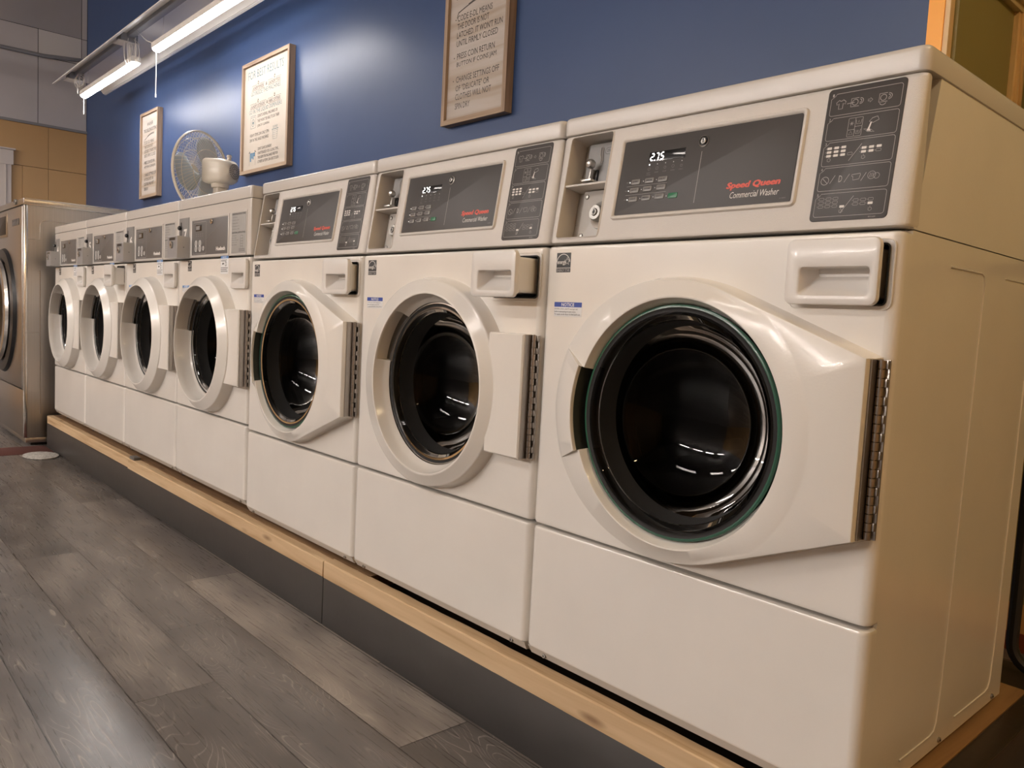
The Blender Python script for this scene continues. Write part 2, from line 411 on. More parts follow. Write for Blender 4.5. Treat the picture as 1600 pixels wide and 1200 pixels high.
def m_front_panel(slot=(.190, .925, .326, 1.009), hw=HW):
    def f():
        me = plan_slab(hw, 0, .032, ZS + .0025, ZT - .0025, .016, .007, MT['enamel']).mesh('front_panel', DZ)
        c1 = Mb(MT['enamel']); c1.lathe([(.186, -.02), (.186, .06)], 96, c=(DX, 0, DZC), cap0=True, cap1=True)
        c2 = Mb(MT['enamel'], fs); plate(c2, *slot, .006, -.06, .02)
        return boolean(me, [c1.mesh('c', DZ), c2.mesh('c', DZ)], 'front_panel')
    return f
def m_lower_panel(hw=HW):
    return lambda: plan_slab(hw, 0, .032, .2165, ZS - .0025, .016, .007, MT['enamel']).mesh('lower_panel', DZ)
def m_base(hw=HW):
    def f():
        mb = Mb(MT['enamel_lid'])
        for sgn in (1,):
            mb.loft([[(-hw + .004, .004, .2175), (hw - .004, .004, .2175), (hw - .004, .03, .2175), (-hw + .004, .03, .2175)],
                     [(-hw + .006, .014, .1995), (hw - .006, .014, .1995), (hw - .006, .03, .1995), (-hw + .006, .03, .1995)]], cap0=True, cap1=True)
        return mb.mesh('base_rail', DZ)
    return f
def m_cabinet(hw=HW, D=.64, top=ZL, y0=.0325, sheared=True):
    def f():
        mb = Mb([MT['enamel'], MT['gasket_and_bowl_dark']])
        z0, z1 = .1985, ZT
        # sides, back, bottom, (open front, drum opening hidden by panels)
        for s in (-1, 1):
            x0, x1 = s * (hw - .0015), s * (hw - .014)
            a = [(x0, y0, z0), (x0, D, z0), (x0, D, z1), (x0, y0, z1)]; b = [(x1, y, z) for _, y, z in a]
            mb.loft([a, b], cap0=True, cap1=True)
            y2 = y0 + (.0495 if sheared else 0)
            a = [(x0, y0 + .002, z1 + .002), (x0, D, z1 + .002), (x0, D, top), (x0, y2, top)]; b = [(x1, y, z) for _, y, z in a]
            mb.loft([a, b], cap0=True, cap1=True)
        mb.box(-hw + .004, hw - .004, D - .012, D - .001, z0, top)
        mb.box(-hw + .004, hw - .004, y0, D - .012, z0, z0 + .008)
        # embossed ridges on both sides
        for s in (-1, 1):
            x = s * (hw - .0012)
            for ya, yb, top_a, top_b in ((.305, .16, .17, .32), (.57, .39, .43, .60)):
                pts = [(x, yb, .228), (x, ya - .025, .228), (x, ya - .008, .232), (x, ya, .245)]
                pts += [(x, ya + .006 + (.02 * k / 10), .245 + (.99 - .26) * k / 10) for k in range(1, 11)]
                pts += [(x, ya + .02, .988), (x, ya + .01, .992), (x, top_a + .01 if ya < .4 else top_a, .992)]
                mb.tube(pts, .0016, 6)
        # knockouts of the base
        return mb.mesh('cabinet', DZ)
    return f
def m_screws(hw=HW, dz=0):
    def f():
        mb = Mb([MT['steel'], MT['black']])
        mb.lathe([(.0001, -.001), (.0045, -.0005), (.0050, .002), (.0050, .006)], 12, c=(0, 0, 0), cap0=True)
        mb.lathe([(.0016, -.0015), (.0016, 0)], 6, mi=1, cap0=True)
        return mb.mesh('screw')
    return f
def add_screws(root, hw, D=.64, dz=0):
    me = cached('screw', m_screws())
    for s in (-1, 1):
        obj('screw', me, root, (s * (hw - .048), .0065, .2075 + DZ + dz))
    for y in (.325, .591):
        obj('screw', me, root, (hw + .001, y, .2075 + DZ + dz), rot=(0, 0, R(90)))
def m_foot():
    mb = Mb(MT['black']); mb.lathe([(.018, 0), (.018, .006), (.008, .009), (.008, .045)], 16, ax='z', cap0=True, cap1=True)
    return mb.mesh('foot')
def add_feet(root, hw, D=.64):
    me = cached('foot', m_foot)
    for x in (-hw + .06, hw - .06):
        for y in (.07, D - .07): obj('foot', me, root, (x, y, 0))

def m_drum():
    mb = Mb([MT['gasket_and_bowl_dark'], MT['drum'], MT['black']])
    mb.lathe([(.188, .012), (.190, .03), (.172, .045), (.176, .06), (.168, .075)], 64, 0, c=(DX, 0, DZC))
    mb.lathe([(.168, .075), (.215, .08), (.225, .12), (.225, .48), (.20, .50), (.0005, .49)], 64, 1, c=(DX, 0, DZC))
    for k in range(3):
        a = R(90 + 120 * k)
        pts = []
        c, s_ = math.cos(a), math.sin(a); t = (-s_, c)
        rings = []
        for y in (.13, .16, .44, .47):
            w = .03 if y in (.16, .44) else .012; h = .05 if y in (.16, .44) else .01
            rings.append([(DX + c * rr + t[0] * ww, y, DZC + s_ * rr + t[1] * ww) for rr, ww in ((.226, -w), (.226 - h, -w * .4), (.226 - h, w * .4), (.226, w))])
        mb.loft(rings, 1, cap0=True, cap1=True)
    return mb.mesh('drum', DZ)

# ---- doors. centre at (DX, DZC); a = angle in degrees
def interp(tab, a):
    for (a0, v0), (a1, v1) in zip(tab, tab[1:]):
        if a0 <= a <= a1:
            t = (a - a0) / (a1 - a0) if a1 > a0 else 0; t = t * t * (3 - 2 * t) if False else t
            return v0 + (v1 - v0) * t
    return tab[-1][1]
HX = .312                      # hinge edge distance from door centre
ZTOP, ZBOT = .128, -.124
def hull_r(a):
    """hull of circle r=.232 and the hinge edge; a in -180..180"""
    rc = .232; c, s = math.cos(R(a)), math.sin(R(a))
    best = rc
    for zt, sg in ((ZTOP, 1), (ZBOT, -1)):
        # tangent from corner (HX, zt) to the circle
        d = math.hypot(HX, zt); phi = math.degrees(math.atan2(zt, HX)); be = math.degrees(math.acos(rc / d))
        ta = phi + sg * be
        na, h = R(ta), rc      # tangent line: x cos na + z sin na = rc
        den = c * math.cos(na) + s * math.sin(na)
        if sg > 0 and phi <= a <= ta or sg < 0 and ta <= a <= phi: return h / den
    if math.degrees(math.atan2(ZBOT, HX)) <= a <= math.degrees(math.atan2(ZTOP, HX)): return HX / c
    return rc
LEFT = [(-180, .296), (-160, .292), (-144, .277), (-129, .262), (-115, .250), (-95, .237), (-80, .232)]
def left_r(a):
    b = a if a <= 0 else -a
    return interp(LEFT, b) if b <= -80 else .232
def m_door(kind):
    def f():
        mb = Mb([MT['door_white'], MT['notch' if kind == 'A' else 'notch_gray'], MT['gasket_and_bowl_dark']], lambda x, z, o: (DX + x, -o, DZC + z))
        if kind == 'A': n0, n1 = 158, 201
        else: n0, n1 = 127, 168
        AA = sorted(set([k * 3.0 - 180 for k in range(120)] + [math.degrees(math.atan2(ZTOP, HX)), math.degrees(math.atan2(ZBOT, HX))]))
        rings = {}
        angs = []
        for a in AA:
            w = a if a >= 0 else a + 360
            angs.append((a, n0 < w < n1))
        # split the ring at the notch edges so that it steps
        ex = []
        for e, before in ((n0, False), (n0, True), (n1, True), (n1, False)):
            aa = e if e <= 180 else e - 360
            ex.append((aa + (.02 if before and e == n0 else (-.02 if before else 0)), before))
        angs = sorted(angs + ex)
        deep = .016 if kind == 'B' else (.004 if kind == 'C' else .030)
        rows = []
        for a, notch in angs:
            if kind == 'A':
                base = max(hull_r(a), left_r(a)) if abs(a) < 85 else left_r(a)
                if abs(a) < 62: de = .040
                elif abs(a) < 100: de = .040 - .012 * (abs(a) - 62) / 38
                else: de = .028 - .016 * min(1, (abs(a) - 100) / 60)
                br = base
                ro_in = .240 if abs(a) < 62 else base - .004
                zin, rin = .050, .204
                # where cone meets plate
                if notch: zin, rin = .056, .2125
                wd = .0 if abs(a) > 110 else .006
                prof = [(br + wd, -.001), (br, .010 if de > .02 else .004), (br, de - .004), (br - .0012, de - .0012), (br - .004, de)]
                if abs(a) < 75:
                    rm = min(.242, br - .006)
                    prof += [(rm, .0402 if rm > .235 else de), (rm - .004, .0412)]
                else:
                    f_ = .55 if notch else .5
                    rm = br - .004 - (br - .004 - rin) * .12
                    dm = de + (zin - de) * (.16 if notch else .12)
                    prof += [(rm, dm), (rm - .002, dm + (.0008))]
                prof += [(rin + .003, zin - .0006), (rin + .0008, zin - .001), (rin - .0004, zin - .003)]
                if notch: prof += [(rin - .0008, zin - .008), (rin - .0012, .004), (.1995, .000), (.1955, .002), (.1950, .024)]
                else: prof += [(rin - .002, deep + .012), (rin - .003, deep + .010), (.1985, deep + .004), (.1965, deep), (.1955, deep - .004)]
            else:
                base = left_r(a) if kind == 'B' else .236
                if kind == 'B':
                    fl = max(0, min(1, (abs(a) - 100) / 60)); de = .030 - .016 * fl
                    br = base + .002
                else:
                    de = .038; br = .236
                zin, rin = (.050, .2035) if kind == 'B' else (.060, .2015)
                wd = .008 * (1 - (max(0, min(1, (abs(a) - 100) / 60)) if kind == 'B' else 0))
                prof = [(br + wd, -.001), (br + wd * .5, .006), (br, de - .004), (br - .0012, de - .0012), (br - .004, de + .0005),
                        (br - .008, de + .002), (rin + .006, zin - .0015), (rin + .003, zin - .0003), (rin + .0008, zin - .0008), (rin - .0004, zin - .003)]
                if notch: prof += [(rin - .001, zin - .006), (rin + .004, .012), (.196, .010), (.186, .012)]
                else: prof += [(rin - .004, zin - .02), (.193, deep + .006), (.190, deep + .002), (.187, deep - .002)]
            c, s = math.cos(R(a)), math.sin(R(a))
            rows.append((notch, [(r * c, r * s, o) for r, o in prof]))
        n = len(rows[0][1]); N = len(rows)
        vs = [p for _, r in rows for p in r]
        f0 = []; f1 = []
        last = n - 1
        for i in range(N):
            j = (i + 1) % N
            for k in range(n - 1):
                q = (i * n + k, j * n + k, j * n + k + 1, i * n + k + 1)
                if rows[i][0] and rows[j][0] and k >= last - (4 if kind == 'A' else 2): f1.append(q)
                elif kind == 'A' and rows[i][0] != rows[j][0] and k >= last - 3: f1.append(q)
                else: f0.append(q)
        o = len(mb.v)
        mb.v += [mb.fn(*p) for p in vs]
        for q in f0: mb.f.append(tuple(x + o for x in q)); mb.m.append(0)
        for q in f1: mb.f.append(tuple(x + o for x in q)); mb.m.append(1)
        if kind != 'A':        # rectangular hinge tab
            t0 = .208 if kind == 'B' else .195
            o1 = .031 if kind == 'B' else .034
            mb.loft([[(t0, ZBOT, 0), (HX, ZBOT, 0), (HX, ZTOP, 0), (t0, ZTOP, 0)], [(t0, ZBOT, o1 - .003), (HX, ZBOT, o1 - .003), (HX, ZTOP, o1 - .003), (t0, ZTOP, o1 - .003)],
                     [(t0, ZBOT + .003, o1), (HX - .003, ZBOT + .003, o1), (HX - .003, ZTOP - .003, o1), (t0, ZTOP - .003, o1)]], cap0=True, cap1=True)
        return mb.mesh('door', DZ, ang=40)
    return f
def m_window(kind):
    """smoked bowl of the door, with its ground green rim"""
    def f():
        mb = Mb([MT['glass'], MT['glass_edge'] if kind == 'A' else MT['steel'], MT['gasket_and_bowl_dark']], lambda x, z, o: (DX + x, -o, DZC + z))
        d = {'A': .036, 'B': .012, 'C': .002}[kind]; r0 = .1945 if kind == 'A' else .1885
        def ring(r, o, n=72): return [(x, z, o) for x, z in circ(0, 0, r, n)]
        mb.loft([ring(r0, d - .006), ring(r0, d - .001), ring(r0 - .0012, d), ring(r0 - .005, d)], 1)
        mb.loft([ring(r0 - .005, d), ring(r0 - .009, d - .002), ring(r0 - .012, d - .001)], 2)
        ra = r0 - .026; dome = [ring(ra * math.cos(R(90 * k / 20)) ** .9 if k < 20 else .0015, d - .012 - .118 * math.sin(R(90 * k / 20))) for k in range(21)]
        mb.loft([ring(r0 - .012, d - .001), ring(r0 - .0165, d - .0015), ring(r0 - .0180, d - .005), ring(r0 - .0235, d - .0065), ring(r0 - .0250, d - .0100)], 0)
        mb.loft(dome[:5], 2); mb.loft(dome[4:], 0, cap1=True)  # steep outer glass coloured matte black, painting its reflection out
        return mb.mesh('window', DZ, ang=60)
    return f
def m_hinge():
    mb = Mb([MT['hinge'], MT['void']], fs)
    x = DX + HX; zt, zb = DZC + ZTOP - .001, DZC + ZBOT + .001
    N = 20; h = (zt - zb) / N
    mb.loft([[(x + .0005, zb, 0.0), (x + .003, zb, 0.0), (x + .003, zt, 0.0), (x + .0005, zt, 0.0)], [(x + .0005, zb, .028), (x + .003, zb, .028), (x + .003, zt, .028), (x + .0005, zt, .028)]], 0, cap0=True, cap1=True)
    plate(mb, x + .003, zb, x + .0165, zt, .001, 0, .0025, mi=0)
    for k in range(N):
        z0, z1 = zb + k * h + .0006, zb + (k + 1) * h - .0006
        cx, co, r = x + .0075, .0085, .0052
        ring = lambda z: [(cx + r * math.cos(2 * PI * j / 12), z, co + r * math.sin(2 * PI * j / 12)) for j in range(12)]
        mb.loft([ring(z0), ring(z1)], 0, cap0=True, cap1=True)
        if k % 2: plate(mb, x + .0075, z0, x + .0155, z1, .0006, .002, .0065, mi=0)
    mb.loft([[(x + .0075 + .0022 * math.cos(a), z, .0085 + .0022 * math.sin(a)) for a in [2 * PI * j / 8 for j in range(8)]] for z in (zb, zt + .001)], 0, cap0=True, cap1=True)
    return mb.mesh('hinge', DZ)
def add_door(root, kind):
    d = obj('door', cached('door' + kind, m_door(kind)), root)
    obj('window', cached('win' + kind, m_window(kind)), d)
    obj('hinge', cached('hinge', m_hinge), d)
    return d

# ---- detergent drawer
def m_drawer(x0=.186, x1=.322, old=False):
    def f():
        mb = Mb([MT['drawer_white'], MT['slot_gray']], fs)
        z0, z1 = (.924, 1.016) if not old else (.934, 1.030)
        t = .013
        # handle scoop opening
        hx0, hx1, hz0, hz1 = (x0 + .022, x1 - .012, z0 + .012, z0 + .053) if not old else (x0 + .012, x1 - .016, z0 + .016, z0 + .052)
        n = 4
        out = lambda e, o: rr3(x0, z0, x1, z1, .010, o, e, n)
        def bow(ring, amt=.0025):   # faces that bow gently outwards at top and bottom
            cx = (x0 + x1) / 2; hw = (x1 - x0) / 2
            return [(x, z + amt * (1 - ((x - cx) / hw) ** 2) * (1 if z > (z0 + z1) / 2 else -1), o) for x, z, o in ring]
        sc = lambda e, o, zz0=0, zz1=0: rr3(hx0 + e, hz0 + zz0, hx1 - e, hz1 - zz1, .006 if zz0 < .01 else .0025, o, 0, n)
        mb.loft([bow(out(.004, 0)), bow(out(0, .004)), bow(out(0, t - .003)), bow(out(.001, t - .001)), bow(out(.0035, t)), bow(rr3(hx0 - .003, hz0 - .003, hx1 + .003, hz1 + .003, .008, t, 0, n), .001),
                 sc(-.001, t - .0006), sc(.0005, t - .002, .0005, .0005), sc(.0075, t - .017, .0135, .0003), sc(.014, t - .033, .0290, .0003)], 0, cap1=True)
        return mb.mesh('detergent_drawer', DZ)
    return f
def m_tray(x0=.186, x1=.322, old=False):
    def f():
        mb = Mb([MT['drawer_white'], MT['slot_gray']], fs); z0, z1 = (.924, 1.016) if not old else (.934, 1.030)
        R_ = lambda e0, o: rr3(x0 + .014 - e0, z0 + .010 - e0 * .5, x1 - .008 + e0 * .4, z1 - .012 + e0 * .6, .006, o)
        mb.loft([R_(0, -.20), R_(0, -.006), R_(.008, -.004), R_(.008, .0005)], 0, cap0=True)
        return mb.mesh('tray', DZ)
    return f
def m_slot():
    mb = Mb([MT['slot_gray'], MT['gasket_and_bowl_dark'], MT['enamel']], fs)
    x0, z0, x1, z1 = .1905, .9255, .3255, 1.0085
    mb.loft([rr3(x0, z0, x1, z1, .006, .0015), rr3(x0, z0, x1, z1, .006, -.235)], 0, cap1=True)
    mb.loft([rr3(x0, z0, x1, z1, .006, .002, -.0016), rr3(x0, z0, x1, z1, .006, .003, -.001), rr3(x0, z0, x1, z1, .006, .003, .0008), rr3(x0, z0, x1, z1, .006, -.002, .0012)], 1)
    # pressed surround on the panel
    for e, w in ((-.007, .0012),):
        P = rrect(x0 + e, z0 + e, x1 - e, z1 - e, .010, 4)
        mb.tube([(x, z, 0.0004) for x, z in P], w, 6, 2, closed=True)
    return mb.mesh('drawer_slot', DZ)

# ---- console
def m_console(hw=HW):
    def f():
        def shear(z): return K * (z - ZT)
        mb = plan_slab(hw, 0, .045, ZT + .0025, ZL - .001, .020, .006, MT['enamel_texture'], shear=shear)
        me = mb.mesh('control_console', DZ)
        c = Mb(MT['enamel_texture'], con); plate(c, -.3185, .0125, -.2110, .2090, .006, -.07, .02)
        me = boolean(me, [c.mesh('c', DZ)], 'control_console')
        return me
    return f
def m_coin_recess():
    mb = Mb([MT['recess_gray'], MT['enamel_texture'], MT['steel'], MT['black'], MT['slot_gray']], con)
    x0, z0, x1, z1 = -.3185, .0125, -.2110, .2090
    mb.loft([rr3(x0, z0, x1, z1, .006, .0005, .0003), rr3(x0, z0, x1, z1, .006, -.045, .0003)], 1)
    mb.loft([rr3(x0, z0, x1, z1, .006, .0005, -.0015), rr3(x0, z0, x1, z1, .006, .002, .0005), rr3(x0, z0, x1, z1, .006, -.002, .0008)], 1)
    plate(mb, x0, z0, x1, z1, .002, -.048, -.0435, mi=0)
    # shelf between coin slide and cash box
    plate(mb, x0, .1130, x1, .1170, .001, -.045, -.001, mi=1)
    # coin plate (upper)
    plate(mb, -.2965, .119, -.2115, .203, .003, -.045, -.028, mi=4)
    # cash box plate (lower)
    plate(mb, -.292, .014, -.2115, .111, .002, -.045, -.030, mi=0)
    mb.ribbon([(-.317, .050), (-.297, .050)], .0008, -.0435, 3)
    return mb.mesh('coin_recess', DZ)
def m_coin_slide():
    mb = Mb([MT['steel'], MT['black'], MT['print_gray']], con)
    cx = -.263
    plate(mb, cx - .012, .1195, cx + .014, .124, .001, -.028, .004, mi=0)          # tongue
    plate(mb, cx - .0045, .124, cx + .0015, .150, .001, -.028, -.0235, mi=1)
    plate(mb, cx - .0085, .122, cx - .005, .150, .001, -.028, -.012, mi=0)
    mb.loft([[(cx - .006 + r * math.cos(2 * PI * k / 14), .157 + r * math.sin(2 * PI * k / 14), o) for k in range(14)] for r, o in ((.003, -.020), (.0085, -.015), (.0095, -.010), (.0075, -.004), (.003, -.001))], 0, cap0=True, cap1=True)
    P = [(cx + .003, .163), (cx + .004, .170), (cx - .0, .178), (cx - .001, .192), (cx + .002, .1955), (cx + .005, .192), (cx + .0055, .178), (cx + .008, .168), (cx + .006, .162)]
    mb.tube([(x, z, -.026) for x, z in P], .0009, 6, 2)
    mb.ribbon(rrect(cx + .010, .180, cx + .030, .1925, .006, 5), .0006, -.0277, 1, closed=True)
    mb.text('25\u00a2', cx + .014, cx + .0255, .1835, .1895, -.0277, 1)
    return mb.mesh('coin_slide', DZ)
def m_cash_lock():
    mb = Mb([MT['lock_metal'], MT['lock_metal'], MT['black']], con)
    cx, cz = -.238, .062
    ring = lambda r, o: [(cx + r * math.cos(2 * PI * k / 28), cz + r * math.sin(2 * PI * k / 28), o) for k in range(28)]
    mb.loft([ring(.027, -.030), ring(.026, -.026), ring(.020, -.025), ring(.0155, -.023), ring(.0150, -.012), ring(.0135, -.0095), ring(.0075, -.0095), ring(.0065, -.012)], 0)
    mb.loft([ring(.0068, -.013), ring(.0068, -.008), ring(.0055, -.007), ring(.0035, -.007), ring(.003, -.012)], 1)
    mb.loft([ring(.0036, -.0075), ring(.001, -.0075)], 2, cap1=True)
    plate(mb, cx - .0012, cz - .0052, cx + .0012, cz + .0052, .0008, -.012, -.0068, mi=2)
    for x, z in ((-.283, .100), (-.283, .024)):
        mb.loft([[(x + r * math.cos(2 * PI * k / 10), z + r * math.sin(2 * PI * k / 10), o) for k in range(10)] for r, o in ((.005, -.030), (.0045, -.0275), (.002, -.0265))], 0, cap1=True)
    return mb.mesh('cash_box_lock', DZ)

PX0, PX1, PZ0, PZ1 = -.1745, .1650, .0495, .1810
def m_bezel():
    mb = Mb([MT['enamel_texture']], con)
    r = lambda e, o: rr3(PX0 - .011, PZ0 - .0085, PX1 + .011, PZ1 + .0085, .008, o, e)
    mb.loft([r(-.001, -.0005), r(0, .003), r(.0012, .0045), r(.0035, .0045), r(.006, .003), r(.0075, .0008)], 0)
    return mb.mesh('panel_bezel', DZ)
def m_control_panel():
    mb = Mb([MT['panel'], MT['print_gray'], MT['print_dim']], con)
    plate(mb, PX0 - .003, PZ0 - .002, PX1 + .003, PZ1 + .002, .004, -.001, .0014, mi=0)
    mb.ribbon([(-.0062, .1455), (-.0062, .0590)], .0009, .0016, 1)
    for z in (.0990, .0832): mb.ribbon([(-.158, z), (-.068, z)], .0004, .0016, 1)
    for i, x in enumerate((-.1133, -.096, -.0785, -.0616, -.0442)):   # little pictograms under the lamps
        P = [circ(x, .127, .0024, 10), rrect(x - .0025, .125, x + .0025, .129, .0005, 1), rrect(x - .0022, .1248, x + .0022, .1285, .001, 2), circ(x, .127, .0026, 8), rrect(x - .002, .1245, x + .002, .128, .0005, 1)][i]
        mb.ribbon(P, .0005, .0016, 2, closed=True)
        mb.text(['SELECT', 'RINSE', 'SOAP', 'SPIN', 'LOCK'][i], x - .004, x + .004, .119, .1208, .0016, 2)
    mb.text('CYCLE', -.1175, -.1085, .1155, .1173, .0016, 2)
    for z, s in ((.1062, 'TEMP'), (.0912, 'LOAD'), (.0755, 'SOIL')): mb.text(s, -.1600, -.1535, z - .0012, z + .0012, .0016, 2)
    mb.text('513890', .150, .160, .0535, .0555, .0016, 2)
    return mb.mesh('control_panel', DZ)
def m_brand():
    mb = Mb([MT['print_red'], MT['print_white']], con)
    for k in range(6): mb.text('Speed Queen', .0525 + k * .0003, .1462 + k * .0003, .0735 + (k % 2) * .0004, .0864 + (k % 2) * .0004, .0017 + k * .00003, 0, shear=.18, bold=.015)
    mb.text('Commercial Washer', .0615, .1475, .0605, .0708, .0017, 1, shear=.2)
    return mb.mesh('brand_lettering', DZ)
SEG = {'0': 'abcdef', '1': 'bc', '2': 'abged', '5': 'afgcd', '7': 'abc', '8': 'abcdefg'}
def digit(mb, ch, x, z, w, h, t, out, mi):
    sh = .12
    S = lambda px, pz: (x + px + sh * pz, z + pz)
    seg = {'a': ((0, h), (w, h)), 'b': ((w, h), (w, h / 2)), 'c': ((w, h / 2), (w, 0)), 'd': ((0, 0), (w, 0)), 'e': ((0, h / 2), (0, 0)), 'f': ((0, h), (0, h / 2)), 'g': ((0, h / 2), (w, h / 2))}
    for s in SEG[ch]:
        (a, b), (c, d) = seg[s]
        L = math.hypot(c - a, d - b); ux, uz = (c - a) / L, (d - b) / L
        a2, b2, c2, d2 = a + ux * t * .5, b + uz * t * .5, c - ux * t * .5, d - uz * t * .5
        mb.ribbon([S(a2, b2), S(c2, d2)], t, out, mi)
def m_display():
    mb = Mb([MT['screen'], MT['led']], con)
    plate(mb, -.1170, .1392, -.0395, .1565, .0008, .001, .0018, mi=0)
    h, w, t = .0118, .0060, .0019
    for i, ch in enumerate('275'): digit(mb, ch, -.1135 + i * .0108, .1418, w, h, t, .0021, 1)
    mb.poly(circ(-.1040, .1415, .0011, 10), .0021, 1)
    mb.poly(circ(-.1133, .1342, .0012, 10), .0021, 1)
    return mb.mesh('display', DZ)
KEYS = [(-.1382, .1061), (-.1078, .1061), (-.0791, .1061), (-.1388, .0910), (-.1095, .0915), (-.0800, .0920), (-.1387, .0750), (-.1095, .0755), (-.0804, .0760)]
def m_key(col):
    def f():
        mb = Mb([MT[col], MT['print_white']], lambda x, z, o: (x, -o, z))
        plate(mb, -.0098, -.0046, .0098, .0046, .0020, 0, .0012, .0006, 0)
        return mb.mesh('key')
    return f
def m_key_print():
    mb = Mb([MT['print_black'], MT['led_dim'], MT['led']], con)
    W = ['NORMAL', 'PERM', 'DELIC', 'HOT', 'WARM', 'COLD', 'LIGHT', 'MED', 'HEAVY']
    for (x, z), s in zip(KEYS, W):
        mb.text(s, x - .0065, x + .0065, z - .0014, z + .0016, .0032, 0, bold=.01)
    return mb.mesh('key_lettering', DZ)
def m_indicators():
    mb = Mb([MT['print_black'], MT['led_dim'], MT['led']], con)
    for i, (x, z) in enumerate(KEYS):
        mb.poly(circ(x - .0135, z, .0009, 8), .0017, 2 if i % 3 == 0 else 1)
    for x in (-.096, -.0785, -.0616, -.0442): mb.poly(circ(x, .1342, .0010, 8), .0019, 1)
    mb.poly(circ(-.0655, .0752, .0009, 8), .0017, 1)
    return mb.mesh('indicator_lights', DZ)
def m_panel_lock():
    mb = Mb([MT['steel'], MT['black'], MT['chrome']], con)
    cx, cz = -.0052, .1622
    ring = lambda r, o: [(cx + r * math.cos(2 * PI * k / 24), cz + r * math.sin(2 * PI * k / 24), o) for k in range(24)]
    mb.loft([ring(.0098, .001), ring(.0098, .0025), ring(.0085, .0032), ring(.0080, .0012)], 0)
    mb.loft([ring(.0080, .0014), ring(.0005, .0014)], 1)
    mb.loft([ring(.0052, .0014), ring(.0052, .0040), ring(.0045, .0046), ring(.0005, .0046)], 2)
    plate(mb, cx - .0010, cz - .0035, cx + .0010, cz + .0035, .0005, .004, .0052, mi=1)
    return mb.mesh('panel_lock', DZ)

